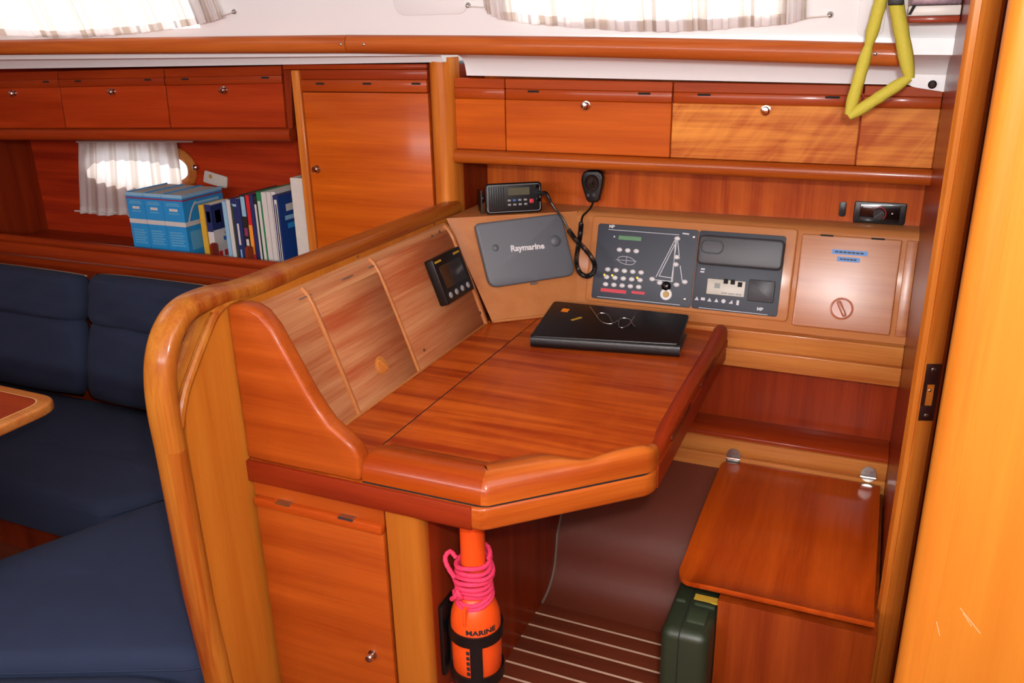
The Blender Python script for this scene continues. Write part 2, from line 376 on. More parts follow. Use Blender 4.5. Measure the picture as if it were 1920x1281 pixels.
def screw(fr, a, b, parent, r=0.0045, c=0.0):
    return link('screw', lathe(fr, a, b, [(r, c), (r, c + 0.001), (r * 0.6, c + 0.002), (0.0004, c + 0.0022)], 12), 'steel', parent)
FY = lambda y: Frame((0, y, 0), (1, 0, 0), (0, 0, 1))       # plane facing the camera side
# ================================================================ THE SETTING
XP = -1.225            # partition face
XB = 0.115             # aft bulkhead face
# floor
fl = structure(link('floor', box(-4.3, 1.7, -1.3, 2.05, -0.05, -0.006), 'plank', origin=(0, 0, 0)), 'dark varnished cabin sole')
y = 2.045
k = 0
STEP = 0.0552
while y > 0.9:
    pl = link('plank', box(-0.80, 0.112, y - STEP + 0.003, y - 0.003, -0.006, 0.0, 0.0008, 1), 'plank', fl)
    link('caulk_strip', box(-0.80, 0.112, y - STEP - 0.003, y - STEP + 0.003, -0.006, 0.0005), 'strip', fl)
    y -= STEP
# hull side of the saloon with an oval portlight hole
HY = 2.86
pc = PY(260, 313, HY); RX, RZ = 0.30, 0.082
def holed(x0, x1, z0, z1, cx, cz, rx, rz, y0, y1, n=48):
    V, F = [], []
    for yy in (y0, y1):
        for kk in range(n):
            t = 2 * math.pi * kk / n; c, s = math.cos(t), math.sin(t)
            ex = math.copysign(abs(c) ** 0.8, c); ez = math.copysign(abs(s) ** 0.8, s)
            V.append((cx + rx * ex, yy, cz + rz * ez))
            m = max(abs(c), abs(s)); V.append((cx + (x1 - cx if c > 0 else cx - x0) * c / m, yy, cz + (z1 - cz if s > 0 else cz - z0) * s / m))
    for kk in range(n):
        a, b = 2 * kk, 2 * ((kk + 1) % n); o = 2 * n
        F += [(a, b, b + 1, a + 1), (o + a, o + a + 1, o + b + 1, o + b), (a, o + a, o + b, b), (a + 1, b + 1, o + b + 1, o + a + 1)]
    return mesh(V, F)
hull = structure(link('wall_hull', holed(-4.3, -1.5, 0.0, 1.6, pc.x, pc.z, RX, RZ, HY, HY + 0.03), 'hull', smooth=False), 'dark red mahogany panelling along the saloon hull side')
# portlight
win = bpy.data.objects.new('window_1', None); COL.objects.link(win); win.location = (pc.x, HY, pc.z); W['window_1'] = Vector((pc.x, HY, pc.z)); structure(win, 'oval portlight with a wooden rim half behind the curtain')
def oval(rx, rz, yy, n=48, e=0.8):
    out = []
    for kk in range(n):
        t = 2 * math.pi * kk / n; c, s = math.cos(t), math.sin(t)
        out.append(Vector((pc.x + rx * math.copysign(abs(c) ** e, c), yy, pc.z + rz * math.copysign(abs(s) ** e, s))))
    return out
link('window_frame', sweep(oval(RX + 0.015, RZ + 0.015, HY - 0.006), circ(0.024, 10, 0.012), True, up=(0, -1, 0)), 'solid_x', win)
link('pane', mesh(oval(RX, RZ, HY + 0.012), [tuple(range(48))]), 'glass', win, smooth=False)
# nav back wall
structure(link('wall_back', box(-1.26, XB + 0.05, 2.64, 2.68, 0.0, 1.56), 'back_v'), 'veneered wall behind the navigation station')
# forward end of the saloon, other side of the boat, aft end
structure(link('wall_forward', box(-4.34, -4.3, -1.3, 2.9, 0.0, 1.95), 'door_v'))
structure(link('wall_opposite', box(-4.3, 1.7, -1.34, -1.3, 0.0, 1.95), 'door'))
structure(link('wall_aft', box(1.7, 1.74, -1.3, 2.9, 0.0, 1.95), 'door_v'))
# headliner with the companionway opening, deck underside, coachroof side
ceil = bpy.data.objects.new('ceiling', None); COL.objects.link(ceil); W['ceiling'] = Vector((0, 0, 0)); structure(ceil, 'white moulded headliner')
for i, (x0, x1, y0, y1) in enumerate(((-4.3, -0.1, -1.3, 2.24), (0.8, 1.7, -1.3, 2.24), (-0.1, 0.8, -1.3, 0.4), (-0.1, 0.8, 1.3, 2.24))):
    link('headliner_panel', box(x0, x1, y0, y1, 2.0, 2.04), 'white', ceil)
# deck underside: slopes from the grab rail out to the lockers
sdk = [(2.262, 1.574), (2.34, 1.568), (2.385, 1.560), (2.402, 1.545), (2.408, 1.528), (2.95, 1.535), (2.95, 1.60), (2.262, 1.60)]
link('side_deck', loft([(-4.3, p[0], p[1] - (0.012 if p[1] < 1.55 else 0)) for p in sdk], [(-1.245, p[0] - (0.03 if p[0] > 2.38 else 0), p[1] + (0.012 if p[1] < 1.54 else 0)) for p in sdk]), 'white', ceil)
ndk = [(2.262, 1.564), (2.34, 1.553), (2.385, 1.540), (2.402, 1.522), (2.410, 1.500), (2.413, 1.488), (2.70, 1.486), (2.70, 1.60), (2.262, 1.60)]
link('side_deck', loft([(-1.19, p[0], p[1] + 0.012) for p in ndk], [(XB, p[0], p[1] - 0.012) for p in ndk]), 'white', ceil)
# coachroof side with two window openings
def yz(z): return 2.275 - (z - 1.58) * 0.35
def coach(x0, x1, z0, z1):
    p = [(yz(z0), z0), (yz(z1), z1), (yz(z1) + 0.02, z1), (yz(z0) + 0.02, z0)]
    return prism(p, 'x', x0, x1)
cw = bpy.data.objects.new('wall_coachroof', None); COL.objects.link(cw); W['wall_coachroof'] = Vector((0, 0, 0)); structure(cw, 'white moulded coachroof side above the grab rail')
WZ0, WZ1 = 1.652, 1.86
wl = (PY(-260, 20, 2.25).x, PY(372, 20, 2.25).x); wr = (PY(955, 20, 2.25).x, PY(1465, 20, 2.25).x)
for x0, x1, z0, z1 in ((-4.3, XB + 0.05, 1.562, WZ0), (-4.3, XB + 0.05, WZ1, 2.0), (-4.3, wl[0], WZ0, WZ1), (wl[1], wr[0], WZ0, WZ1), (wr[1], XB + 0.05, WZ0, WZ1)):
    link('coachroof_panel', coach(x0, x1, z0, z1), 'white', cw)
for i, wx in enumerate((wl, wr)):
    wn = bpy.data.objects.new('window_%d' % (i + 2), None); COL.objects.link(wn); W[wn.name] = Vector((0, 0, 0)); structure(wn, 'coachroof window behind a striped curtain')
    link('pane', mesh([(wx[0], yz(WZ0) + 0.012, WZ0), (wx[1], yz(WZ0) + 0.012, WZ0), (wx[1], yz(WZ1) + 0.012, WZ1), (wx[0], yz(WZ1) + 0.012, WZ1)], [(0, 1, 2, 3)]), 'glass', wn, smooth=False)
# faint moulded panel on the coachroof side between the windows
mf = Frame((0, yz(1.62), 1.62), (1, 0, 0), (0, yz(1.9) - yz(1.6), 0.3))
a0, b0 = mf.px(745, 35); a1, b1 = mf.px(868, -40)
link('moulded_panel', plate(mf, a0, a1, b0 + 0.008, b1 + 0.1, -0.001, 0.004, 0.03, 0.003), 'white', cw)
a0, b0 = mf.px(1605, 70); a1, b1 = mf.px(1668, -40)
link('moulded_panel', plate(mf, a0, a1, b0, b1 + 0.1, -0.001, 0.003, 0.02, 0.0025), 'white', cw)
# aft bulkhead (lacquered) with its post
wrgt = structure(link('wall_right', box(XB, XB + 0.03, 1.86, 2.66, 0.0, 1.97), 'bulkhead'), 'lacquered mahogany bulkhead beside the seat')
post = [(XB - 0.002, 1.90), (XB - 0.006, 1.83), (XB + 0.001, 1.818), (XB + 0.011, 1.8145), (XB + 0.0125, 1.8165), (XB + 0.014, 1.8145), (XB + 0.030, 1.820), (XB + 0.044, 1.832), (XB + 0.052, 1.85), (XB + 0.054, 1.90)]
dp = structure(link('trim_1', prism(post, 'z', 0.0, 1.99), 'solid_z', angle=25), 'solid wood door post at the bulkhead edge')
# strike plate on the post
sf = Frame((XB, 1.8098, 0), (1, 0.33, 0), (0, 0, 1))
sp = thing('strike_plate', 'dark brown strike plate screwed to the wooden door post', 'strike plate', sf.pt(0.037, 0.92, 0))
a0, b0 = sf.px(1741, 682); a1, b1 = sf.px(1736, 788)
A0, A1, B0, B1 = 0.016, 0.046, b1, b0
hole = (A0 + 0.007, A0 + 0.022, B0 + 0.034, B0 + 0.082)
pb = merge(plate(sf, A0, A1, B0, hole[2], 0.0, 0.0035, 0.0, 0.0008), plate(sf, A0, A1, hole[3], B1, 0.0, 0.0035, 0.0, 0.0008), plate(sf, A0, hole[0], hole[2] - .001, hole[3] + .001, 0.0, 0.0034), plate(sf, hole[1], A1, hole[2] - .001, hole[3] + .001, 0.0, 0.0034))
link('plate', pb, 'bronze', sp)
link('latch_recess', plate(sf, hole[0], hole[1], hole[2], hole[3], 0.0, 0.001), 'solid_z', sp)
screw(sf, A0 + 0.014, B0 + 0.012, sp, 0.0048, 0.0035); screw(sf, A0 + 0.014, B1 - 0.012, sp, 0.0048, 0.0035); screw(sf, hole[0] + 0.007, hole[3] - 0.014, sp, 0.003, 0.001)
structure(link('wall_galley', box(XB + 0.052, 1.7, 1.885, 1.915, 0.0, 1.99), 'dark_wood'), 'bulkhead closing the gap behind the open door, coloured dark for its shade')  # dark wood colour stands for shade in the gap
# bulkhead close on the right
FRY = 1.2
dr = structure(link('door_1', box(0.150, 1.2, FRY, FRY + 0.035, 0.0, 1.99), 'light_near'), 'golden wooden door standing open close to the camera')
nose = [(0.151, FRY - 0.001), (0.137, FRY - 0.003), (0.124, FRY + 0.001), (0.115, FRY + 0.009), (0.112, FRY + 0.019), (0.115, FRY + 0.029), (0.126, FRY + 0.037), (0.151, FRY + 0.038)]
link('edge_moulding', prism(nose, 'z', 0.0, 1.99), 'light_z', dr)
fd_ = FY(FRY)
for p, q in (((1800, 1140), (1838, 1188)), ((1806, 1150), (1822, 1175)), ((1756, 1166), (1762, 1192))):
    u0, u1 = Vector(fd_.px(*p)), Vector(fd_.px(*q)); fr2 = fd_.rot(u0.x, u0.y, math.atan2(u1.y - u0.y, u1.x - u0.x))
    link('scratch', plate(fr2, 0, (u1 - u0).length, -0.0004, 0.0004, -0.0005, 0.0003), 'strip', dr)

# ================================================================ VINYL KICK SIDE, LOWER BACK
cove = [(1.985, 0.001), (2.02, 0.006), (2.05, 0.018), (2.075, 0.038), (2.095, 0.07), (2.105, 0.11), (2.115, 0.16), (2.15, 0.21), (2.25, 0.27), (2.42, 0.355)]
cv = cove + [(p[0] + 0.02, p[1] - 0.02) for p in reversed(cove)]
structure(link('wall_kick', prism(cv, 'x', -0.80, -0.24), 'vinyl', angle=60), 'brown vinyl covered hull side below the chart table')
structure(link('trim_2', tube([(-0.787, p[0] - 0.004, p[1] + 0.003) for p in cove], 0.004, 6), 'caulk'), 'grey sealant bead along the vinyl edge')
zz = lambda py: PY(1295, py, 2.40).z
structure(link('trim_3', box(-0.95, XB, 2.44, 2.50, 0.718, 0.778, 0.004), 'solid_x'), 'moulded board under the console')
structure(link('trim_4', box(-0.80, XB, 2.42, 2.47, 0.668, 0.724, 0.004), 'solid_x'), 'pale solid wood ledge board under the console')
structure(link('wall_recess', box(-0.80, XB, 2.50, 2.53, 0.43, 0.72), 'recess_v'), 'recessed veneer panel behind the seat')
structure(link('trim_5', prism([(2.405, 0.447), (2.42, 0.455), (2.505, 0.466), (2.505, 0.43), (2.405, 0.43)], 'x', -0.80, XB, 0.003), 'red_x'), 'ledge above the seat hinges')
structure(link('trim_6', box(-0.80, XB, 2.395, 2.44, 0.385, 0.437, 0.004), 'solid_x'), 'solid wood hinge board above the seat')
structure(link('trim_7', box(-0.80, XB, 2.388, 2.43, 0.325, 0.384, 0.004), 'solid_x'), 'solid wood board behind the seat')

# ================================================================ PARTITION WITH HANDRAIL
pt = thing('partition', 'golden wooden partition with rounded handrail and grab hole beside the blue settee', 'partition', (-1.255, 1.8, 0))
pan = roundpoly([(2.40, 0.0), (2.40, 1.105), (1.285, 1.105), (1.163, 0.962), (1.150, 0.85), (1.155, 0.0)], [0, 0, 0.03, 0.05, 0.05, 0])
link('panel', prism(pan, 'x', XP - 0.045, XP), 'light_z', pt)
XR = -1.252
# rail centre line (y, z)
rail = [(2.405, 1.098), (1.9, 1.101), (1.55, 1.105)]
loop = smooth_path([(XR, 1.55, 1.105), (XR, 1.44, 1.104), (XR, 1.37, 1.107), (XR, 1.291, 1.116), (XR, 1.222, 1.112), (XR, 1.177, 1.084), (XR, 1.147, 1.038), (XR, 1.133, 0.985), (XR, 1.128, 0.92), (XR, 1.130, 0.845)], 6)
rp_ = sup(0.034, 0.021, 20, 0.75)
link('handrail', sweep([(XR, a, b) for a, b in rail], rp_, up=(0, 0, 1)), 'rail_y', pt)
n_ = len(loop)
V, F = [], []
Tn = [(loop[min(i + 1, n_ - 1)] - loop[max(i - 1, 0)]).normalized() for i in range(n_)]
link('grab_handle', sweep(loop, sup(0.0225, 0.034, 20, 0.8), up=(1, 0, 0)), 'rail_z', pt)
link('end_post', sweep([(XR, 1.130, 0.845), (XR, 1.134, 0.5), (XR, 1.150, 0.25), (XR, 1.175, 0.0)], sup(0.0235, 0.033, 20, 0.8), up=(1, 0, 0)), 'rail_z', pt)
for sx in (XP - 0.005, XP - 0.041):
    link('grab_hole_edge', tube(smooth_path([(sx, 1.40, 1.098), (sx, 1.32, 1.098), (sx, 1.283, 1.086), (sx, 1.255, 1.060), (sx, 1.21, 1.008), (sx, 1.176, 0.966), (sx, 1.158, 0.935), (sx, 1.140, 0.89)], 5), 0.0105, 10), 'rail_z', pt)
fx = Frame((XP, 0, 0), (0, 1, 0), (0, 0, 1))
for p in ((473, 566), (671, 486), (814, 426)):
    a, b = fx.px(*p); screw(fx, a, 1.080, pt, 0.004)
a, b = fx.px(464, 532); 

# ================================================================ PEDESTAL LOCKER
pd = thing('pedestal_locker', 'wooden locker under the chart table with a flush orange door', 'locker', (-1.0, 1.5, 0))
FP = 1.312
f1 = FY(FP)
link('body', box(XP, -0.86, FP + 0.012, 2.28, 0.0, 0.685), 'door_dimmed', pd)
pw = [(-0.876, FP + 0.03), (-0.874, FP), (-0.812, FP), (-0.802, FP + 0.003), (-0.795, FP + 0.010), (-0.792, FP + 0.022), (-0.792, FP + 0.03)]
link('corner_post', prism(pw, 'z', 0.0, 0.685), 'post_light', pd, angle=40)
link('side_panel', box(-0.84, -0.790, FP + 0.03, 2.28, 0.0, 0.685), 'red_z', pd)
link('top_rail', plate(f1, -1.216, -0.877, 0.650, 0.685, -0.01, 0.002), 'door_dimmed', pd)
dd = link('door', plate(f1, -1.212, -0.879, 0.03, 0.632, -0.005, 0.008, 0, 0.002), 'door_dimmed', pd)
link('hinge_strip', plate(f1, -1.212, -0.877, 0.628, 0.650, -0.005, 0.016, 0, 0.004), 'band', dd)
for a in (-1.15, -0.985): link('hinge', plate(f1, a, a + 0.038, 0.6465, 0.6525, 0.0, 0.0165, 0.002), 'steel', dd)
a, b = f1.px(703, 1222); knob(f1.__class__(f1.pt(0, 0, 0.008), f1.u, f1.v), a, b, dd, 0.0095)

# ================================================================ CHART TABLE
ct = thing('chart_table', 'glossy red-brown chart table with hinged lid and raised fiddle rail', 'table', (-0.8, 1.85, 0.69))
out = roundpoly([(XP, 1.305), (-0.645, 1.305), (-0.366, 1.567), (-0.366, 2.455), (XP, 2.455)], [0, 0.05, 0.06, 0, 0], 8)
link('apron', prism(out, 'z', 0.686, 0.738, 0.008, 3), 'diag', ct)
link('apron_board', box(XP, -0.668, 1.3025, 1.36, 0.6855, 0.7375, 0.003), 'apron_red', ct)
core = roundpoly([(-1.10, 1.33), (-0.65, 1.33), (-0.385, 1.575), (-0.385, 2.45), (-1.10, 2.45)], [0, 0.05, 0.05, 0, 0], 6)
gap = roundpoly([(-0.925, 1.3125), (-0.644, 1.3125), (-0.3735, 1.566), (-0.3735, 2.45), (-0.925, 2.45)], [0, 0.05, 0.05, 0, 0], 8)
link('shadow_gap', prism(gap, 'z', 0.736, 0.7408), 'dark', ct)
link('bed', prism(core, 'z', 0.735, 0.748), 'dark_wood', ct)
link('fixed_top', box(-1.09, -0.9495, 1.35, 2.455, 0.745, 0.765, 0.001, 1), 'table', ct)
link('rear_top', box(-0.946, -0.385, 2.2465, 2.455, 0.745, 0.765, 0.001, 1), 'table', ct)
lid = [(-0.9465, 1.40), (-0.66, 1.40), (-0.395, 1.62), (-0.395, 2.245), (-0.9465, 2.245)]
link('lid', prism(lid, 'z', 0.745, 0.765, 0.001, 1), 'table', ct)
hg = [box(-0.9493, -0.9467, yy, yy + 0.0125, 0.75, 0.7648) for yy in [1.44 + 0.014 * i for i in range(57)]]
link('piano_hinge', merge(*hg), 'dark', ct, smooth=False)
# fiddle rail with width and height along its path
def fiddle(path, wf, hf, mat, name):
    prof = [(0.0, 0.0), (0.000, 0.018), (0.006, 0.036), (0.018, 0.050), (0.036, 0.058), (0.060, 0.058), (0.088, 0.048), (0.112, 0.034), (0.128, 0.027), (0.130, 0.0)]
    V, F = [], []; n = len(path); m = len(prof)
    P = [Vector((p[0], p[1])) for p in path]
    def mit(i):
        t0 = (P[i] - P[max(i - 1, 0)]); t1 = (P[min(i + 1, n - 1)] - P[i])
        t0 = t0.normalized() if t0.length > 0 else t1.normalized(); t1 = t1.normalized() if t1.length > 0 else t0
        n0 = Vector((-t0.y, t0.x)); n1 = Vector((-t1.y, t1.x)); nb = (n0 + n1).normalized(); return nb, 1 / max(nb.dot(n0), 0.3), n0, n1
    rings = []
    for i in range(n):
        nb, k, n0, n1 = mit(i)
        def ring(pos, wd, ht):
            out = []
            for d, h in prof:
                q = pos(d * wd); hh = 0.027 + (h - 0.027) * ht if h > 0.027 else h
                out.append((q.x, q.y, 0.7405 + hh * 0.965))
            return out
        if i == mat[0]:                                  # rounded corner, mitred inside
            r_ = 0.034; cc_ = P[i] + nb * k * r_
            for j in range(7):
                nv = n0.lerp(n1, j / 6).normalized()
                rings.append(ring(lambda d, nv=nv: cc_ - nv * (r_ - d) if d < r_ else P[i] + nb * k * d, wf[i], hf[i]))
        else: rings.append(ring(lambda d: P[i] + nb * k * d, wf[i], hf[i]))
    V = [v for r in rings for v in r]; n = len(rings)
    def part(i0, i1, mat, name):
        VV = V[i0 * m:(i1 + 1) * m]; k_ = i1 - i0; F = []
        for i in range(k_):
            for k in range(m): F.append((i * m + k, i * m + (k + 1) % m, (i + 1) * m + (k + 1) % m, (i + 1) * m + k))
        F.append(tuple(range(m))); F.append(tuple(range(k_ * m, (k_ + 1) * m)))
        link(name, mesh(VV, F), mat, ct, angle=50)
    part(0, mat[0] + 1, mat[1], name[0]); part(mat[0] + 1, n - 1, mat[2], name[1])
dg = [(-0.926, 1.3145), (-0.90, 1.3145), (-0.78, 1.3145), (-0.642, 1.3145)]; wf = [1] * 4; hf = [0.85] + [1] * 3
p0, p1 = Vector((-0.642, 1.3145)), Vector((-0.380, 1.562))
for i in range(1, 19):
    s = i / 18; q = p0.lerp(p1, s); dg.append((q.x, q.y))
    e = min(1, max(0, (s - 0.40) / 0.24)); e = e * e * (3 - 2 * e); wf.append(1.0 - 0.58 * e)
    d_ = math.exp(-((s - 0.64) / 0.12) ** 2); hf.append(1.0 - 0.30 * d_)
dg += [(-0.372, 1.572), (-0.3685, 1.585), (-0.3675, 1.60), (-0.3675, 1.615)]; wf += [0.38, 0.35, 0.33, 0.32]; hf += [0.9, 0.8, 0.7, 0.6]
fiddle(dg, wf, hf, (3, 'fid_x', 'diag'), ('front_fiddle', 'corner_fiddle'))
rf = []
prof = [(-0.367, 0.738), (-0.367, 0.768), (-0.371, 0.779), (-0.38, 0.785), (-0.392, 0.783), (-0.402, 0.774), (-0.406, 0.764), (-0.406, 0.738)]
ys = [1.61, 1.66, 1.72, 1.85, 2.0, 2.15, 2.26, 2.32, 2.37, 2.41, 2.435, 2.445]
hs = [0.55, 0.6, 0.75, 0.9, 0.95, 0.95, 0.95, 1.05, 1.2, 1.3, 1.1, 0.6]
V = []; F = []; m = len(prof)
for yy, h in zip(ys, hs):
    for a, b in prof: V.append((a, yy, 0.738 + (b - 0.738) * (h if b > 0.75 else 1)))
for i in range(len(ys) - 1):
    for k in range(m): F.append((i * m + k, i * m + (k + 1) % m, (i + 1) * m + (k + 1) % m, (i + 1) * m + k))
F += [tuple(range(m)), tuple(range((len(ys) - 1) * m, len(ys) * m))]
link('side_fiddle', mesh(V, F), 'red_y', ct, angle=50)
sfx = Frame((-0.366, 0, 0), (0, 1, 0), (0, 0, 1))
link('side_apron', plate(sfx, 1.60, 2.45, 0.688, 0.742, -0.004, 0.0015), 'red_y', ct)
for a in (1.72, 2.05): link('finger_slot', plate(sfx, a, a + 0.2, 0.741, 0.756, -0.002, 0.0018, 0.007), 'dark_wood', ct)

# ================================================================ SIDE CONSOLE (between partition and table)
sc = thing('side_console', 'sloping side console with moulded cheek, locker flap and brown knob', 'console', (-1.15, 1.8, 0.738))
chk = [(XP, .7385), (-.928, .7385), (-.925, .79), (-.935, .815), (-.960, .836), (-.996, .861), (-1.02, .893), (-1.041, .926), (-1.068, .977), (-1.095, 1.025), (-1.112, 1.058), (-1.139, 1.089), (-1.165, 1.100), (-1.19, 1.101), (XP, 1.097)]
link('cheek', prism(chk, 'y', 1.308, 1.352, 0.011, 3), 'door_dimmed', sc, angle=50)
fas = [(-1.083, .765), (-1.110, .84), (-1.142, .925), (-1.170, .995), (-1.186, 1.035), (-1.200, 1.058), (-1.212, 1.068), (XP, 1.072)]
link('fascia', prism(fas + [(XP, .765)], 'y', 1.35, 2.285), 'fascia_y', sc, angle=60)
ff = Frame((-1.083, 0, .765), (0, 1, 0), (-0.117, 0, 0.32))
def along(yc, dw, h, name, mat='fascia_plain', t0=0, t1=7):
    pts = [Vector((x + 0.001, yc, z)) for x, z in fas[t0:t1]]
    return link(name, sweep(pts, sup(dw, h, 12, 0.9), up=(1, 0, 0.4)), mat, sc)
along(1.546, 0.006, 0.006, 'ridge'); along(1.838, 0.006, 0.006, 'ridge'); along(2.262, 0.008, 0.008, 'ridge')
fl2 = fas[0:6]
def strip_on_fascia(y0, y1, off, name, mat, i0=0, i1=6):
    lo = [(x + off, z + off * 0.35) for x, z in fas[i0:i1]]
    poly = lo + [(x - 0.004, z) for x, z in reversed(fas[i0:i1])]
    return link(name, prism(poly, 'y', y0, y1, 0.0012, 1), mat, sc, angle=60)
fp1 = strip_on_fascia(1.556, 1.829, 0.004, 'locker_flap', 'fascia_y', 0, 5)
strip_on_fascia(1.848, 2.252, 0.003, 'instrument_board', 'fascia_y', 0, 6)
a, b = ff.px(712, 686)
link('knob', merge(lathe(ff, a, b, [(0.024, 0.003), (0.024, 0.006), (0.020, 0.0065), (0.019, 0.009), (0.001, 0.0095)], 20), plate(ff.rot(a, b, math.radians(125)), -0.019, 0.019, -0.004, 0.004, 0.006, 0.016, 0.003, 0.002)), 'knob_orange', fp1)
for p in ((793, 657), (899, 587), (808, 443), (822, 435)):
    a, b = ff.px(*p); screw(ff, a, b, sc, 0.0045, 0.004)
link('bottom_moulding', box(-1.092, -1.076, 1.352, 2.285, 0.7648, 0.770, 0.002), 'fascia_plain', sc)
for p, q in (((560, 548), (582, 540)), ((640, 512), (660, 503)), ((690, 490), (705, 484))):
    a, b = ff.px(*p); a2, b2 = ff.px(*q)
    link('hinge', box(-1.197, -1.1925, a, a2, 1.052, 1.0538), 'caulk', sc)

# instrument with screen
idp = thing('depth_instrument', 'square black instrument with dark screen and four grey buttons on side console', 'instrument', ff.pt(2.17, 0.25, 0))
C = 0.032
pts = [ff.px(x, y, C) for x, y in ((804, 487), (856, 466), (896, 540), (845, 567))]
A0, A1 = sum(p[0] for p in (pts[0], pts[3])) / 2, sum(p[0] for p in (pts[1], pts[2])) / 2
B0, B1 = sum(p[1] for p in (pts[2], pts[3])) / 2, sum(p[1] for p in (pts[0], pts[1])) / 2
link('housing', plate(ff, A0, A1, B0, B1, 0.003, C, 0.006, 0.003), 'black', idp)
link('screen', plate(ff, A0 + 0.022, A1 - 0.022, B0 + 0.042, B1 - 0.028, C - 0.001, C + 0.0008, 0.003), 'screen', idp)
for i in range(4):
    link('button', dome(ff, A0 + 0.03 + i * (A1 - A0 - 0.06) / 3, B0 + 0.021, 0.0095, 0.004, C), 'key_grey', idp)
link('marking', plate(ff, A0 + 0.008, A0 + 0.045, B1 - 0.016, B1 - 0.010, C, C + 0.0006), 'yellow_print', idp)
link('marking', plate(ff, A1 - 0.05, A1 - 0.012, B1 - 0.016, B1 - 0.010, C, C + 0.0006), 'yellow_print', idp)

# ================================================================ BACK AND CORNER CONSOLES
BL, BR = Vector((-1.066, 2.283, .765)), Vector((-0.838, 2.472, .765))
TL, TR = Vector((-1.222, 2.30, 1.083)), Vector((-0.884, 2.556, 1.077))
bc = thing('back_console', 'moulded brown console along the back of the chart table', 'console', (-0.4, 2.55, 0.765))
link('body', prism([(2.472, .766), (2.470, .79), (2.551, 1.06), (2.558, 1.072), (2.572, 1.078), (2.640, 1.080), (2.640, .766)], 'x', -0.884, XB, 0.0), 'fascia_plain', bc, angle=40)
fb = Frame((0, 2.472, .782), (1, 0, 0), (0, 0.0825, 0.282))      # the sloping face
cc = thing('corner_console', 'angled light brown corner console carrying the grey plotter cover', 'console', (-1.05, 2.5, 0.765))
link('body', loft([BL, BR, Vector((-0.8845, 2.64, .765)), Vector((-1.222, 2.64, .765))], [TL, TR, Vector((-0.8845, 2.64, 1.08)), Vector((-1.222, 2.64, 1.084))]), 'fascia_plain', cc)
fc = Frame((BL + BR) / 2, BR - BL, (TL + TR) / 2 - (BL + BR) / 2)
link('base_moulding', tube([BL + fc.n * 0.004 + Vector((0, 0, .004)), BR + fc.n * 0.004 + Vector((0, 0, .004))], 0.005, 8), 'fascia_plain', cc)

# moulded surround of the electrical panel
zf = lambda x, y: (1090 + x / 4.683, 400 + y / 4.683)
cor = [fb.px(*p) for p in ((1115, 404), (1496, 430), (1478, 607), (1096, 562))]
sa0, sa1 = (cor[0][0] + cor[3][0]) / 2, (cor[1][0] + cor[2][0]) / 2
sb0, sb1 = (cor[2][1] + cor[3][1]) / 2, (cor[0][1] + cor[1][1]) / 2
link('panel_surround', plate(fb, sa0, sa1, sb0, sb1, 0.0, 0.010, 0.012, 0.006, 3), 'fascia_plain', bc)
cor = [fb.px(*p) for p in ((1505, 437), (1692, 452), (1668, 632), (1484, 608))]
da0, da1 = (cor[0][0] + cor[3][0]) / 2, (cor[1][0] + cor[2][0]) / 2
db0, db1 = (cor[2][1] + cor[3][1]) / 2, (cor[0][1] + cor[1][1]) / 2
dfp = link('locker_flap', plate(fb, da0, da1, db0, db1, 0.0, 0.010, 0.006, 0.004, 3), 'fascia_x', bc)
link('end_board', plate(fb, da1 + 0.012, XB, db0, db1, 0.0, 0.008, 0.0, 0.003), 'fascia_x', bc)
a, b = fb.px(1578, 579, 0.01)
link('knob', merge(lathe(fb, a, b, [(0.032, 0.009), (0.032, 0.0125), (0.027, 0.0135), (0.026, 0.0115), (0.001, 0.0115)], 24), plate(fb.rot(a, b, math.radians(118)), -0.024, 0.024, -0.006, 0.006, 0.010, 0.022, 0.005, 0.003)), 'knob_brown', dfp)
for (p, q) in (((1561, 465), (1626, 483)), ((1570, 481), (1612, 493))):
    a0, b0 = fb.px(*p, 0.01); a1, b1 = fb.px(*q, 0.01)
    bb = (b0 + b1) / 2
    t = link('tape_label', plate(fb, a0, a1, bb - 0.0065, bb + 0.0065, 0.010, 0.0108, 0.001), 'blue_tape', dfp)
    n = 7 if a1 - a0 > 0.08 else 5
    link('print', merge(*[plate(fb, a0 + 0.008 + i * (a1 - a0 - 0.016) / n, a0 + 0.008 + (i + 0.8) * (a1 - a0 - 0.016) / n, bb - 0.002, bb + 0.002, 0.0108, 0.0111) for i in range(n)]), 'print_dark', t)['kind'] = 'stuff'
for a in (da0 + 0.05, da1 - 0.08): link('hinge', plate(fb, a, a + 0.035, db1 - 0.004, db1 + 0.001, 0.006, 0.011), 'dark', dfp)

# ---------------- electrical panel
ep = thing('switch_panel', 'grey electrical switch panel with white buttons, boat diagram and key switch', 'switch panel', fb.pt(-0.5, 0.15, 0.01))
C = 0.010
def zc(x, y, c=C): return fb.px(*zf(x, y), c)
def quad(x0, y0, x1, y1, c=C):           # box around two opposite zoom points
    p, q = zc(x0, y0, c), zc(x1, y1, c); return min(p[0], q[0]), max(p[0], q[0]), min(p[1], q[1]), max(p[1], q[1])
pc_ = [zc(*p) for p in ((165, 82), (1805, 210), (1715, 918), (78, 735))]
xm = (zc(1045, 150)[0] + zc(955, 830)[0]) / 2
pa0, pa1 = (pc_[0][0] + pc_[3][0]) / 2, (pc_[1][0] + pc_[2][0]) / 2
pb0, pb1 = (pc_[2][1] + pc_[3][1]) / 2, (pc_[0][1] + pc_[1][1]) / 2
P1 = link('breaker_plate', plate(fb, pa0, xm - 0.0008, pb0, pb1, C - 0.002, C + 0.003, 0.008, 0.0012), 'panel_grey', ep)
P2 = link('socket_plate', plate(fb, xm + 0.0008, pa1, pb0, pb1, C - 0.002, C + 0.003, 0.008, 0.0012), 'panel_grey', ep)
T = C + 0.003
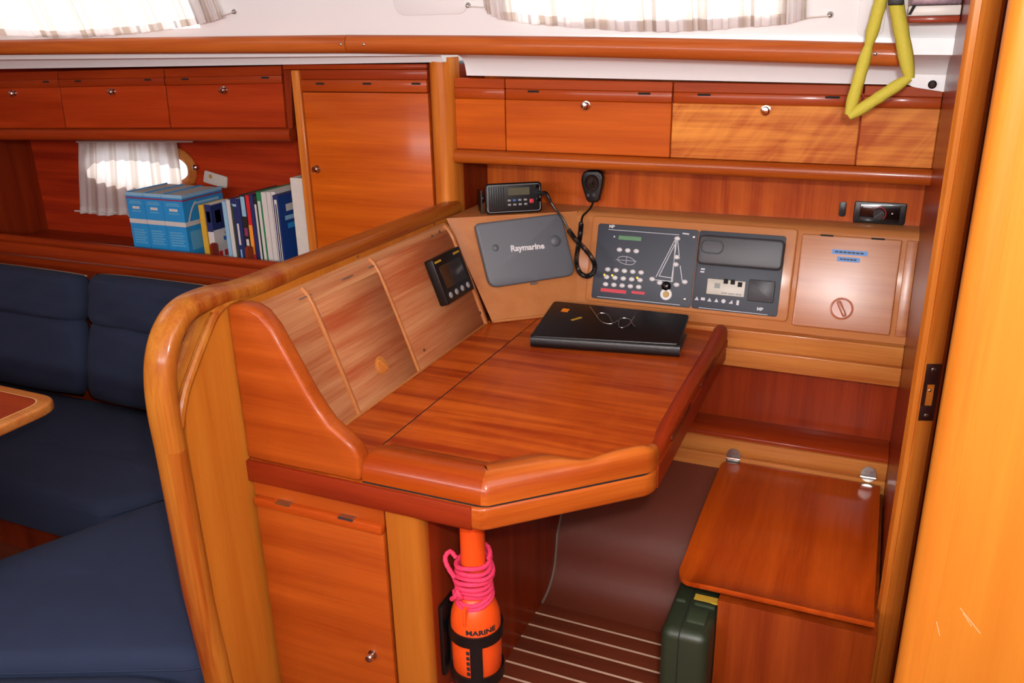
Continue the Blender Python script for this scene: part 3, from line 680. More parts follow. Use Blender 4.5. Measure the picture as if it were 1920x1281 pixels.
def bar(p, q, wd, par, mat='line_white', name='line'):
    a0, b0 = zc(*p, T); a1, b1 = zc(*q, T); d = Vector((a1 - a0, b1 - b0)); f = fb.rot(a0, b0, math.atan2(d.y, d.x))
    return link(name, plate(f, 0, d.length, -wd / 2, wd / 2, T - 0.0002, T + 0.0006), mat, par, smooth=False)
bar((240, 142), (860, 190), 0.0016, P1); bar((140, 732), (865, 806), 0.0016, P1)
bar((1030, 828), (1635, 892), 0.0016, P2)
for p, q in (((822, 235), (655, 560)), ((838, 240), (682, 552)), ((838, 240), (790, 600)), ((828, 240), (800, 600)), ((846, 240), (862, 400)), ((868, 460), (885, 590)), ((680, 550), (790, 568)), ((650, 585), (800, 600))):
    bar(p, q, 0.0022, P1, name='diagram_line')
btn = [(335, 320), (408, 327), (482, 333)]
for r0, r1, row in (((232, 493), (525, 520), 5), ((222, 560), (515, 587), 5), ((213, 623), (503, 648), 5)):
    for i in range(row):
        s = i / (row - 1); btn.append((r0[0] + (r1[0] - r0[0]) * s, r0[1] + (r1[1] - r0[1]) * s))
btn += [(843, 222), (838, 385), (830, 450), (622, 578), (688, 610), (835, 628), (908, 603)]
bmesh_btn = None
for p in btn:
    a, b = zc(*p, T); link('button', dome(fb, a, b, 0.0092, 0.0045, T, 14, 1.0, 0.78), 'button_white', P1)
for p in ((200, 540), (268, 545), (488, 566)):
    a, b = zc(*p, T + 0.004); link('pilot_light', dome(fb, a, b, 0.0035, 0.003, T, 10), 'amber', P1)
link('display', plate(fb, *quad(330, 195, 525, 245, T), T - 0.0002, T + 0.0008, 0.0015), 'lcd_green', P1)
a, b = zc(290, 205, T); link('indicator', dome(fb, a, b, 0.003, 0.002, T, 10), 'button_white', P1)
for q in ((172, 655, 392, 708), (442, 680, 555, 716)):
    link('red_label', plate(fb, *quad(*q, T), T - 0.0002, T + 0.0007, 0.001), 'red_label', P1)
# hull plan emblem
a, b = zc(395, 415, T)
link('hull_plan', sweep([fb.pt(a + 0.028 * math.cos(t), b - 0.003 * math.cos(t) + 0.012 * math.sin(t), T) for t in [2 * math.pi * k / 24 for k in range(24)]], circ(0.0009, 5), True, up=fb.n), 'line_white', P1)
link('diagram_line', plate(fb, a - 0.034, a + 0.034, b - 0.0006, b + 0.0006, T - 0.0002, T + 0.0006), 'line_white', P1)
link('diagram_line', plate(fb, a - 0.0006, a + 0.0006, b - 0.012, b + 0.012, T - 0.0002, T + 0.0006), 'line_white', P1)
# key switch
a, b = zc(745, 712, T)
ks = link('key_switch', lathe(fb, a, b, [(0.0185, T), (0.0185, T + 0.003), (0.016, T + 0.005), (0.012, T + 0.005), (0.0115, T + 0.003), (0.001, T + 0.003)], 22), 'button_white', P1)
link('key_hole', lathe(fb, a, b, [(0.010, T + 0.003), (0.0085, T + 0.006), (0.001, T + 0.006)], 16), 'gold', ks)
a, b = zc(745, 640, T); link('key_cover', dome(fb, a, b, 0.0155, 0.010, T, 16), 'black_gloss', ks)
for p in ((987, 208), (905, 755)):
    a, b = zc(*p, T); screw(fb, a, b, P1, 0.005, T)
a, b = zc(285, 118, T); link('logo', text_bm(fb, a - 0.006, b, T, 'MP', 0.0125, bold=0.0006, sx=1.1), 'line_white', P1)
a, b = zc(1590, 845, T); link('logo', text_bm(fb, a - 0.007, b, T, 'MP', 0.0125, bold=0.0006, sx=1.1), 'line_white', P2)
# lidded socket box, meter, rocker
lidq = [zc(*p, 0.03) for p in ((1040, 180), (1795, 245), (1760, 505), (1010, 445))]
la0, la1 = (lidq[0][0] + lidq[3][0]) / 2, (lidq[1][0] + lidq[2][0]) / 2; lb0, lb1 = (lidq[2][1] + lidq[3][1]) / 2, (lidq[0][1] + lidq[1][1]) / 2
LD = link('radio_lid', plate(fb, la0, la1, lb0, lb1, T, T + 0.026, 0.016, 0.007, 3), 'lid_grey', P2)
ov = Frame(fb.pt(la0 + 0.042, lb1 - 0.034, T + 0.026), fb.u, fb.v)
link('oval_rim', sweep([ov.pt(x, y, 0) for x, y in rrect(-0.032, 0.032, -0.019, 0.019, 0.017, 6)], circ(0.0022, 6), True, up=ov.n), 'black', LD)
link('brand_bar', plate(ov, -0.014, 0.014, -0.002, 0.002, 0.0, 0.0006), 'black', LD)
mq = quad(1112, 572, 1428, 738, T)
MT = link('meter', plate(fb, *mq, T, T + 0.003, 0.002, 0.0008), 'beige', P2)
T2 = T + 0.003
link('meter_window', plate(fb, *quad(1172, 612, 1215, 660, T2), T2, T2 + 0.0006), 'lcd', MT)
for x0, y0 in ((1252, 575), (1313, 582), (1376, 604)):
    link('switch_slot', plate(fb, *quad(x0, y0, x0 + 34, y0 + 46, T2), T2, T2 + 0.001), 'dark', MT)
for x0, y0 in ((1228, 692), (1290, 700), (1352, 706)):
    link('print', plate(fb, *quad(x0, y0, x0 + 52, y0 + 18, T2), T2, T2 + 0.0004), 'key_grey', MT)
link('rocker', plate(fb, *quad(1478, 580, 1685, 790, T), T, T + 0.009, 0.003, 0.003), 'lid_grey', P2)
for i, p in enumerate(((1014, 748), (1068, 752), (1125, 760), (1186, 766), (1248, 772), (1312, 780), (1373, 786))):
    a, b = zc(*p, T); s = 0.0062
    if i == 4: g = lathe(fb, a, b, [(s, T - 0.0002), (s, T + 0.0006), (0.0005, T + 0.0006)], 14)
    elif i in (1, 6): g = plate(fb, a - s * (1 if i == 1 else 0.6), a + s * (1 if i == 1 else 0.6), b - s * (0.7 if i == 1 else 1.2), b + s * (0.7 if i == 1 else 1.2), T - 0.0002, T + 0.0006, 0.002)
    else: g = fpoly(fb, [(a - s, b - s * 0.8), (a + s, b - s * 0.8), (a + (s * 0.6 if i == 5 else 0), b + s)], T - 0.0002, T + 0.0006)
    link('symbol', g, 'line_white', P2, smooth=False)
for p in ((1068, 490), (1062, 514)):
    a, b = zc(*p, T); link('print', plate(fb, a - 0.006, a + 0.006, b - 0.0022, b + 0.0022, T - 0.0002, T + 0.0005), 'line_white', P2)
a, b = zc(918, 180, T); link('print', plate(fb.rot(a, b, -0.05), -0.010, 0.010, -0.002, 0.002, T - 0.0002, T + 0.0005), 'line_white', P1)

# ---------------- grey plotter cover
pcv = thing('plotter_cover', 'grey plastic sun cover with white lettering on corner console', 'cover', fc.pt(0, 0.15, 0))
q = [fc.px(x, y, 0.02) for x, y in ((889, 420), (1052, 400), (1080, 516), (918, 541))]
cp = roundpoly([q[0], q[3], q[2], q[1]][::-1], [0.016, 0.020, 0.034, 0.040][::-1] if False else [0.016, 0.03, 0.035, 0.016], 6)
link('shell', fpoly(fc, cp, 0.0, 0.026, 0.007, 3), 'grey_cover', pcv)
cen = fc.px(985, 468, 0.026)
link('lettering', text_bm(fc, fc.px(989, 464, 0.026)[0], fc.px(989, 464, 0.026)[1], 0.0263, 'Raymarine', 0.026, bold=0.0009, sx=1.0, ang=0.0), 'button_white', pcv)
a, b = fc.px(929, 465, 0.026); link('thumb_bump', dome(fc, a, b, 0.011, 0.006, 0.0255, 18), 'grey_cover', pcv)
a, b = fc.px(1041, 452, 0.026); link('thumb_bump', dome(fc, a, b, 0.018, 0.010, 0.0255, 20), 'grey_cover', pcv)
a, b = fc.px(1002, 530, 0.02); link('release_tab', plate(fc, a - 0.009, a + 0.009, b - 0.005, b + 0.001, 0.004, 0.02, 0.002, 0.001), 'grey_cover', pcv)

# ---------------- VHF radio on the corner console
uR = Vector((math.cos(math.radians(34)), math.sin(math.radians(34)), 0)); rd_c = PY(964, 372, 2.44)
fr_ = Frame(rd_c, uR, (0, 0.0, 1)); tilt = 0.10
fr_ = Frame(rd_c, uR, Vector((0, 0, 1)) - fr_.n * tilt)
rq = [fr_.px(*p) for p in ((907, 346), (1013, 340), (1019, 396), (914, 404))]
ra0, ra1 = (rq[0][0] + rq[3][0]) / 2, (rq[1][0] + rq[2][0]) / 2; rb0, rb1 = (rq[2][1] + rq[3][1]) / 2, (rq[0][1] + rq[1][1]) / 2
vr = thing('vhf_radio', 'black marine radio with small display and keys standing on corner console', 'radio', fr_.pt(0, rb0, -0.04))
link('case', plate(fr_, ra0, ra1, rb0, rb1, -0.016, 0.0, 0.012, 0.005, 3), 'black', vr)
link('rear_case', plate(fr_, ra0 + 0.015, ra1 - 0.02, rb0 + 0.006, rb1 - 0.008, -0.075, -0.015, 0.004, 0.003), 'black', vr)
link('rim', sweep([fr_.pt(x, y, 0.0008) for x, y in rrect(ra0 + 0.006, ra1 - 0.006, rb0 + 0.006, rb1 - 0.006, 0.009, 4)], circ(0.0011, 5), True, up=fr_.n), 'key_grey', vr)
dw, dh = ra1 - ra0, rb1 - rb0
RU = lambda s, t: (ra0 + dw * s, rb0 + dh * t)
zr = lambda x, y: fr_.px(870 + x / 4.929, 300 + y / 4.929, 0.001)
p0_, p1_ = zr(408, 335), zr(604, 245)
link('display', plate(fr_, p0_[0], p1_[0], p0_[1] + 0.002, p1_[1] - 0.002, 0.0, 0.0012, 0.002), 'lcd', vr)
for i in range(9):
    p0_ = zr(205 + 22 * i + 8, 440); p1_ = zr(205 + 22 * i + 8, 250)
    if i < 8: link('speaker_slot', plate(fr_, p0_[0], p0_[0] + 0.0022, p0_[1], p1_[1], 0.0, 0.0012), 'dark', vr)
for r_, (yy, xs) in enumerate(((375, (418, 467, 516, 567)), (415, (421, 470, 520, 570)))):
    for i, x_ in enumerate(xs):
        a, b = zr(x_, yy - 3 * i); link('key', plate(fr_, a - 0.0052, a + 0.0052, b - 0.0032, b + 0.0032, 0.0, 0.003, 0.002, 0.0008), 'blue_key' if (r_ == 0 and i == 1) else 'key_grey', vr)
a, b = zr(624, 378); link('distress_key', plate(fr_, a - 0.0065, a + 0.0065, b - 0.0065, b + 0.0065, 0.0, 0.003, 0.002, 0.0008), 'red_label', vr)
for x_, yy in ((675, 240), (690, 365)):
    a, b = zr(x_, yy); link('dial', lathe(fr_, a, b, [(0.007, 0), (0.0065, 0.008), (0.001, 0.008)], 14), 'black_gloss', vr)
link('bracket', merge(fpoly(fr_, [(ra0 - 0.012, rb0 + 0.002), (ra0 - 0.012, rb1 - 0.02), (ra0 - 0.008, rb1 - 0.02), (ra0 - 0.008, rb0 + 0.002)], -0.085, -0.02), fpoly(fr_, [(ra0 - 0.012, rb0 - 0.008), (ra1 - 0.01, rb0 - 0.008), (ra1 - 0.01, rb0 + 0.001), (ra0 - 0.012, rb0 + 0.001)], -0.085, -0.02)), 'black', vr)
bf = Frame(fr_.pt(ra0 - 0.012, (rb0 + rb1) / 2, -0.05), fr_.n, fr_.v)
link('bracket_knob', lathe(Frame(bf.o, bf.v, bf.u), 0, 0, [(0.016, 0), (0.016, 0.010), (0.012, 0.013), (0.001, 0.013)], 14), 'black', vr)
# microphone
fm = Frame((0, 2.618, 0), (1, 0, 0), (0, 0.0, 1))
mic = thing('radio_microphone', 'black handheld radio microphone hanging on the veneer wall', 'microphone', PY(1110, 378, 2.61))
q = [fm.px(870 + x / 4.929, 300 + y / 4.929, 0.02) for x, y in ((1090, 150), (1085, 190), (1100, 260), (1135, 370), (1160, 392), (1225, 390), (1250, 370), (1280, 250), (1290, 170), (1275, 120), (1240, 96), (1140, 96), (1105, 115))]
link('case', fpoly(fm, roundpoly(q, 0.006, 3), 0.0, 0.026, 0.006, 3), 'black', mic)
a, b = fm.px(1111, 343, 0.02); link('grille', lathe(fm, a, b, [(0.024, 0.025), (0.022, 0.029), (0.018, 0.0285), (0.001, 0.030)], 22, 1.0, 1.15), 'black_gloss', mic)
for p in ((1103, 366), (1114, 366)):
    a, b = fm.px(*p, 0.026); link('key', plate(fm, a - 0.0045, a + 0.0045, b - 0.005, b + 0.005, 0.025, 0.028, 0.002), 'lid_grey', mic)
link('hook', box(mic.location.x - 0.012, mic.location.x + 0.012, 2.606, 2.6405, mic.location.z + 0.05, mic.location.z + 0.075, 0.002), 'steel', mic)
# coiled lead from radio to microphone
ld = thing('microphone_lead', 'black coiled lead looping between radio and microphone', 'cable', PY(1100, 520, 2.44))
pl0 = fr_.pt(*zr(700, 305), 0.004)
plug = smooth_path([pl0, pl0 + fr_.n * 0.02, PY(1024, 363, 2.44), PY(1033, 380, 2.44)], 5)
link('plug', tube(plug, 0.0085, 10, scale=[1.0 - 0.45 * i / (len(plug) - 1) for i in range(len(plug))]), 'black', ld)
s1 = smooth_path([PY(1030, 375, 2.44), PY(1042, 393, 2.44), PY(1055, 410, 2.435), PY(1066, 431, 2.435)], 6)
link('straight_lead', tube(s1, 0.0035, 8), 'black', ld)
coil = smooth_path([PY(1066, 431, 2.435), PY(1080, 450, 2.425), PY(1098, 468, 2.42), PY(1113, 490, 2.41), PY(1114, 508, 2.405), PY(1102, 518, 2.405), PY(1087, 511, 2.41), PY(1081, 490, 2.42), PY(1084, 465, 2.44), PY(1088, 440, 2.47), PY(1090, 418, 2.50)], 30)
hel = []
ln = 0
tp = coil[1] - coil[0]; u_ = Vector((0, 1, 0))
for i in range(len(coil)):
    t_ = (coil[min(i + 1, len(coil) - 1)] - coil[max(i - 1, 0)]).normalized()
    if i: ln += (coil[i] - coil[i - 1]).length
    uu = (u_ - t_ * u_.dot(t_)).normalized(); ss = t_.cross(uu); ph = ln / 0.0058 * 2 * math.pi
    hel.append((coil[i], uu, ss, ln))
tot = hel[-1][3]; N_ = int(tot / 0.0058 * 9)
hp = []; j = 0
for k in range(N_):
    s = tot * k / (N_ - 1)
    while j < len(hel) - 2 and hel[j + 1][3] < s: j += 1
    f_ = (s - hel[j][3]) / max(hel[j + 1][3] - hel[j][3], 1e-9)
    c_ = hel[j][0].lerp(hel[j + 1][0], f_); ph = s / 0.0058 * 2 * math.pi
    hp.append(c_ + hel[j][1] * 0.0062 * math.cos(ph) + hel[j][2] * 0.0062 * math.sin(ph))
link('coil', tube(hp, 0.0024, 5), 'black', ld)
s2 = smooth_path([PY(1090, 418, 2.50), PY(1093, 405, 2.53), PY(1105, 393, 2.58), PY(1112, 380, 2.605), PY(1113, 372, 2.605)], 6)
link('straight_lead', tube(s2, 0.0035, 8), 'black', ld)

# ---------------- heater control and small switch on the back wall
fw = FY(2.64)
def wq(x0, y0, x1, y1, c=0.0):
    p, q = fw.px(x0, y0, c), fw.px(x1, y1, c); return min(p[0], q[0]), max(p[0], q[0]), min(p[1], q[1]), max(p[1], q[1])
hc = thing('heater_control', 'black heater control panel with round dial on the veneer wall', 'control panel', PY(1649, 400, 2.62))
h0, h1, h2, h3 = wq(1603, 378, 1696, 420); hm = (h2 + h3) / 2; h2, h3 = hm - 0.032, hm + 0.034
link('bezel', plate(fw, h0, h1, h2 + 0.001, h3 - 0.003, 0.0, 0.010, 0.006, 0.003), 'black', hc)
link('face', plate(fw, h0 + 0.016, h1 - 0.016, h2 + 0.006, h3 - 0.008, 0.009, 0.012, 0.003, 0.001), 'black_gloss', hc)
a, b = fw.px(1648, 401, 0.012)
link('scale_ring', sweep([fw.pt(a + 0.0185 * math.cos(t), b + 0.0185 * math.sin(t), 0.0122) for t in [math.radians(-50 + 150 * k / 16) for k in range(17)]], circ(0.0012, 5), up=fw.n), 'red_label', hc)
dl = link('dial', lathe(fw, a, b, [(0.016, 0.011), (0.015, 0.022), (0.001, 0.022)], 22), 'black', hc)
link('pointer', plate(fw.rot(a, b, math.radians(40)), -0.016, 0.012, -0.0022, 0.0022, 0.020, 0.025, 0.001), 'lid_grey', dl)
a, b = fw.px(1627, 388, 0.012); link('print', plate(fw, a - 0.011, a + 0.011, b - 0.002, b + 0.002, 0.0118, 0.0124), 'line_white', hc)
a, b = fw.px(1673, 401, 0.012); link('pilot_light', dome(fw, a, b, 0.0025, 0.002, 0.012, 10), 'button_white', hc)
sw = thing('toggle_switch', 'small black oval toggle switch left of heater control', 'switch', PY(1580, 405, 2.62))
h0, h1, h2, h3 = wq(1575, 378, 1585, 406)
link('plate', plate(fw, h0, h1, h2, h3, 0.0, 0.004, 0.006, 0.001), 'black', sw)
a, b = fw.px(1580, 394, 0.004); link('lever', dome(fw, a, b, 0.003, 0.005, 0.004, 10), 'steel', sw)

# ================================================================ OVERHEAD LOCKERS AT THE NAV STATION
LY = 2.425
fo = FY(LY)
def lerp_line(x, x0, y0, x1, y1): return y0 + (y1 - y0) * (x - x0) / (x1 - x0)
LN = {'top': (850, 146, 1752, 163), 'g1': (850, 164.5, 1783, 183), 'g2': (850, 184.5, 1783, 204.5), 'bot': (850, 278.5, 1768, 316)}
def ln_y(k, x): return lerp_line(x, *LN[k])
def qpoly(fr, xa, ka, xb, kb, c, ins=0.0):
    """polygon between the lines ka (upper) and kb (lower) and pixel columns xa, xb measured at the upper locker line"""
    def col(x, yy): return x + (1050 - x) * (yy - 150) / 4850.0
    o_ = []
    for x, k in ((xa, kb), (xb, kb), (xb, ka), (xa, ka)):
        yy = ln_y(k, x); q_ = fr.px(col(x, yy), yy, c); o_.append((max(min(q_[0], XB - 0.0005), XW + 0.001), q_[1]))
    return o_
NL = [(846, 945.5, None, (), 'red reflective fixed panel at the left end of the nav overhead lockers', 'door'),
      (947, 1261.5, (1099, 198), (1000, 1208), 'overhead locker with chrome knob above the radio microphone', 'door'),
      (1263.5, 1621, (1436, 207), (1320, 1561), 'overhead locker with flame figured door and chrome knob behind the strap', 'door_fig'),
      (1623.5, 1785, None, (), 'fixed end panel of the overhead lockers beside the lacquered bulkhead', 'door_fig')]
XW = -1.238
for xa, xb, kn, slots, lab, mt in NL:
    ax = max(fo.px(xa, 200)[0], XW); bx = min(fo.px(xb, 200)[0], XB)
    t = thing('overhead_locker', lab, 'locker', (0.5 * (ax + bx), 2.53, 1.28), 'overhead lockers at the nav station')
    link('carcass', box(ax + 0.001, bx - 0.001, LY + 0.004, 2.638, 1.276, 1.455), 'red_x', t)
    link('top_rail', fpoly(fo, qpoly(fo, xa, 'top', xb, 'g1', 0.004), -0.004, 0.004, 0.0015, 1), 'band', t)
    dr_ = link('door', fpoly(fo, qpoly(fo, xa, 'g2', xb, 'bot', 0.004), -0.004, 0.006, 0.002, 1), mt, t)
    link('hinge_strip', fpoly(fo, qpoly(fo, xa, 'g1', xb, 'g2', 0.008), -0.004, 0.009, 0.004, 2), 'band', dr_)
    for sx in slots:
        yy = ln_y('g1', sx) + 4; a, b = fo.px(sx, yy, 0.009)
        link('hinge', plate(fo, a - 0.018, a + 0.018, b - 0.003, b + 0.003, 0.003, 0.0095, 0.002), 'dark', dr_)
    if kn:
        a, b = fo.px(*kn, 0.006); knob(Frame(fo.pt(0, 0, 0.006), fo.u, fo.v), a, b, dr_, 0.0115)
# rounded rail under the lockers
rl = []
c0, c1 = PY(850, 292, 2.415), PY(1768, 334, 2.415)
c0.x = XW; c1.x = XB
tag(link('shelf_rail', sweep([c0, c1], sup(0.022, 0.021, 20, 0.8), up=(0, 0, 1)), 'rail_x'), 'long rounded wooden rail under the nav station overhead lockers', 'rail')

# ================================================================ WARDROBE LOCKER
WY = 2.40
fwd = FY(WY)
wd = thing('wardrobe', 'tall hanging locker with plain orange door and chrome knob', 'wardrobe', (-1.55, 2.6, 0))
xl = fwd.px(548, 130)[0]
link('carcass', box(xl + 0.002, -1.2398, WY + 0.012, HY - 0.002, 0.0, 1.53), 'red_z', wd)
link('stile', plate(fwd, xl, xl + 0.033, 0.0, 1.518, -0.012, 0.012, 0, 0.005), 'solid_z', wd)
x1 = fwd.px(806, 200)[0]
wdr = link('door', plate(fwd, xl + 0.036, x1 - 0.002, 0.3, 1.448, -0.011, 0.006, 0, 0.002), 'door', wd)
link('hinge_strip', plate(fwd, xl + 0.034, x1 - 0.002, 1.450, 1.488, -0.011, 0.010, 0, 0.004), 'band', wdr)
link('top_rail', plate(fwd, xl + 0.034, x1 - 0.002, 1.4885, 1.518, -0.011, 0.004, 0, 0.002), 'red_x', wd)
link('cornice', plate(fwd, xl - 0.03, x1 + 0.002, 1.519, 1.535, -0.011, 0.012, 0, 0.004), 'red_x', wd)
for sx in (600, 688, 780):
    a, b = fwd.px(sx, 157, 0.01); link('hinge', plate(fwd, a - 0.016, a + 0.016, b - 0.003, b + 0.003, 0.004, 0.0106, 0.002), 'dark', wdr)
a, b = fwd.px(595, 317, 0.006); knob(Frame(fwd.pt(0, 0, 0.006), fwd.u, fwd.v), a, b, wdr, 0.0115)
pw = [(-1.306, WY - 0.005), (-1.300, WY - 0.016), (-1.285, WY - 0.024), (-1.262, WY - 0.022), (-1.246, WY - 0.012), (-1.238, WY + 0.006), (-1.238, WY + 0.06), (-1.306, WY + 0.06)]
link('corner_post', prism(pw, 'z', 0.0, 1.553), 'solid_z', wd, angle=45)
link('return_panel', box(-1.2395, -1.236, WY + 0.06, 2.64, 0.76, 1.50), 'red_z', wd)

# ================================================================ SALOON LOCKERS, SHELF AND RAILS
SY = 2.42
fs = FY(SY)
SN = {'top': (0, 136, 530, 123), 'g1': (0, 151, 530, 141), 'g2': (0, 165, 530, 156), 'bot': (0, 240, 548, 239)}
LN.update({'s' + k: v for k, v in SN.items()})
def spoly(xa, ka, xb, kb, c):
    o_ = []
    for x, k in ((xa, kb), (xb, kb), (xb, ka), (xa, ka)):
        yy = ln_y('s' + k, x); xx = x + (1050 - x) * (yy - 140) / 5900.0
        o_.append(fs.px(xx, yy, c))
    return o_
SL = [(-300, -95, None, (), 'saloon locker at the left picture edge'),
      (-92, 108, (27, 175), (-50, 86), 'leftmost saloon locker with chrome knob cut by the picture edge'),
      (110, 308, (212, 172), (146, 277), 'middle saloon locker with chrome knob directly above the striped porthole curtain'),
      (310, 529, (421, 169), (347, 497), 'saloon locker with chrome knob next to the tall wardrobe')]
for xa, xb, kn, slots, lab in SL[1:]:
    pol = spoly(xa, 'top', xb, 'bot', 0)
    t = thing('saloon_locker', lab, 'locker', ((pol[0][0] + pol[1][0]) / 2, 2.6, 1.31), 'saloon lockers above the book shelf')
    link('carcass', box(pol[3][0], pol[2][0] - 0.002, SY + 0.006, HY - 0.002, 1.335, 1.485), 'red_x', t)
    link('top_rail', fpoly(fs, spoly(xa, 'top', xb, 'g1', 0), -0.006, 0.003, 0.0015, 1), 'red_x', t)
    d_ = link('door', fpoly(fs, spoly(xa, 'g2', xb, 'bot', 0), -0.006, 0.005, 0.002, 1), 'door_sal_dimmed', t)
    link('hinge_strip', fpoly(fs, spoly(xa, 'g1', xb, 'g2', 0), -0.006, 0.007, 0.003, 2), 'red_x', d_)
    for sx in slots:
        a, b = fs.px(sx, ln_y('sg1', sx) + 4, 0.007); link('hinge', plate(fs, a - 0.016, a + 0.016, b - 0.003, b + 0.003, 0.002, 0.0076, 0.002), 'dark', d_)
    a, b = fs.px(*kn, 0.005); knob(Frame(fs.pt(0, 0, 0.005), fs.u, fs.v), a, b, d_, 0.0115)
link('trim_8', fpoly(fs, [fs.px(541, 240), fs.px(549, 240), fs.px(546, 128), fs.px(531, 128)], -0.006, 0.002), 'red_z')['kind'] = 'structure'
c0, c1 = PY(-120, 252, SY), PY(549, 253, SY)
tag(link('locker_rail', sweep([c0, c1], sup(0.020, 0.022, 20, 0.8), up=(0, 0, 1)), 'red_x'), 'dark red rounded rail under the saloon lockers', 'rail')
link('trim_9', loft([c0 + Vector((0, 0.01, 0.01)), c1 + Vector((0, 0.01, 0.01)), Vector((c1.x, HY, c1.z + 0.02)), Vector((c0.x, HY, c0.z + 0.02))], [c0 + Vector((0, 0.01, 0.03)), c1 + Vector((0, 0.01, 0.03)), Vector((c1.x, HY, c1.z + 0.04)), Vector((c0.x, HY, c0.z + 0.04))]), 'red_x')['kind'] = 'structure'
# book shelf with fiddle
bs = thing('book_shelf', 'dark red book shelf with moulded fiddle behind the settee', 'shelf', (-2.7, 2.6, 0.70))
link('board', box(-4.29, xl - 0.001, 2.44, HY - 0.002, 0.742, 0.757), 'red_x', bs)
fid = [(2.44, 0.70), (2.44, 0.842), (2.432, 0.847), (2.418, 0.844), (2.412, 0.833), (2.414, 0.822), (2.424, 0.812), (2.420, 0.800), (2.408, 0.790), (2.404, 0.775), (2.412, 0.760), (2.426, 0.754), (2.426, 0.70)]
link('fiddle', prism(fid, 'x', -4.29, xl - 0.001), 'red_x', bs, angle=60)
link('apron', box(-4.29, xl - 0.001, 2.428, 2.445, 0.45, 0.752), 'red_x', bs)
for p in (398, 463):
    a = PY(p, 460, 2.46).x
    link('divider', prism(roundpoly([(2.446, 0.757), (2.478, 0.757), (2.478, 0.885), (2.446, 0.885)], [0, 0, 0.015, 0.015]), 'x', a, a + 0.012), 'red_z', bs)
link('trim_10', box(PY(0, 350, 2.7).x - 0.05, PY(16, 350, 2.7).x, 2.60, 2.859, 0.758, 1.30), 'red_z')['kind'] = 'structure'

# ================================================================ OVERHEAD GRAB RAIL
def grab(p0, p1, lab, mids=()):
    pts = smooth_path([PY(x, y, 2.235) for x, y in (p0,) + mids + (p1,)], 6)
    t = thing('grab_rail', lab, 'rail', pts[0].lerp(pts[-1], 0.5), 'overhead grab rails')
    link('rail', sweep(pts, sup(0.026, 0.0255, 20, 0.8), up=(0, 0, 1)), 'grab', t)
    return t
g1 = grab((-160, 91), (655.3, 82.5), 'left length of the overhead wooden grab rail above the saloon lockers', ((0, 89), (320, 85)))
g2 = grab((656.5, 82.5), (1688, 103), 'right length of the overhead wooden grab rail above the nav station', ((900, 85), (1150, 89), (1450, 96)))
fg = FY(2.235 - 0.0265)
for t, p in ((g1, (638, 83)), (g2, (681, 83)), (g2, (1641, 101))):
    a, b = fg.px(*p); screw(fg, a, b, t, 0.004, -0.001)

# ================================================================ CURTAINS
def curtain(fr, top, bot, nu, pleat, per, name, lab, amp, cords=()):
    """top/bot: functions u->(a,b); pleats along a"""
    V, F, UV = [], [], []; nv = 14
    for i in range(nu + 1):
        u = i / nu
        for j in range(nv + 1):
            v = j / nv; t, b_ = top(u), bot(u); a = t[0] + (b_[0] - t[0]) * v; b = t[1] + (b_[1] - t[1]) * v
            c = 0.016 + amp * math.sin(u * pleat * 2 * math.pi + 0.8 * math.sin(u * 9)) * (0.5 + 0.5 * v) + 0.002 * math.sin(u * 61 + v * 4)
            V.append(fr.pt(a, b, c)); UV.append((u * per, v))
    for i in range(nu):
        for j in range(nv):
            q = i * (nv + 1) + j; F.append((q, q + 1, q + nv + 2, q + nv + 1))
    bm = mesh(V, F); uvl = bm.loops.layers.uv.new('UVMap'); bm.verts.index_update()
    for f in bm.faces:
        for l in f.loops: l[uvl].uv = UV[l.vert.index]
    t = thing(name, lab, 'curtain', fr.pt(*bot(0.5), 0.01), 'striped curtains')
    link('cloth', bm, 'curtain', t, angle=80)
    # hem: a doubled band along the lower edge
    V2, F2 = [], []
    for i in range(nu + 1):
        u = i / nu; t_, b_ = top(u), bot(u)
        for j in (0, 1):
            v = 1 - 0.10 * (1 - j); a = t_[0] + (b_[0] - t_[0]) * v; b = t_[1] + (b_[1] - t_[1]) * v
            c = 0.0175 + amp * math.sin(u * pleat * 2 * math.pi + 0.8 * math.sin(u * 9)) * (0.5 + 0.5 * v) + 0.002 * math.sin(u * 61 + v * 4)
            V2.append(fr.pt(a, b, c)); 
    bm = mesh(V2, [(2 * i, 2 * i + 1, 2 * i + 3, 2 * i + 2) for i in range(nu)]); uvl = bm.loops.layers.uv.new('UVMap'); bm.verts.index_update()
    for f in bm.faces:
        for l in f.loops: l[uvl].uv = (l.vert.index // 2 / nu * per, 0)
    link('hem', bm, 'curtain', t, angle=80)
    return t
cfm = Frame((0, yz(1.62), 1.62), (1, 0, 0), (0, yz(1.9) - yz(1.6), 0.3))
def hem_path(pts):
    Q = smooth_path([Vector((*cfm.px(x, y, 0.016), 0)) for x, y in pts], 12)
    return lambda u: (Q[int(round(u * (len(Q) - 1)))].x, Q[int(round(u * (len(Q) - 1)))].y)
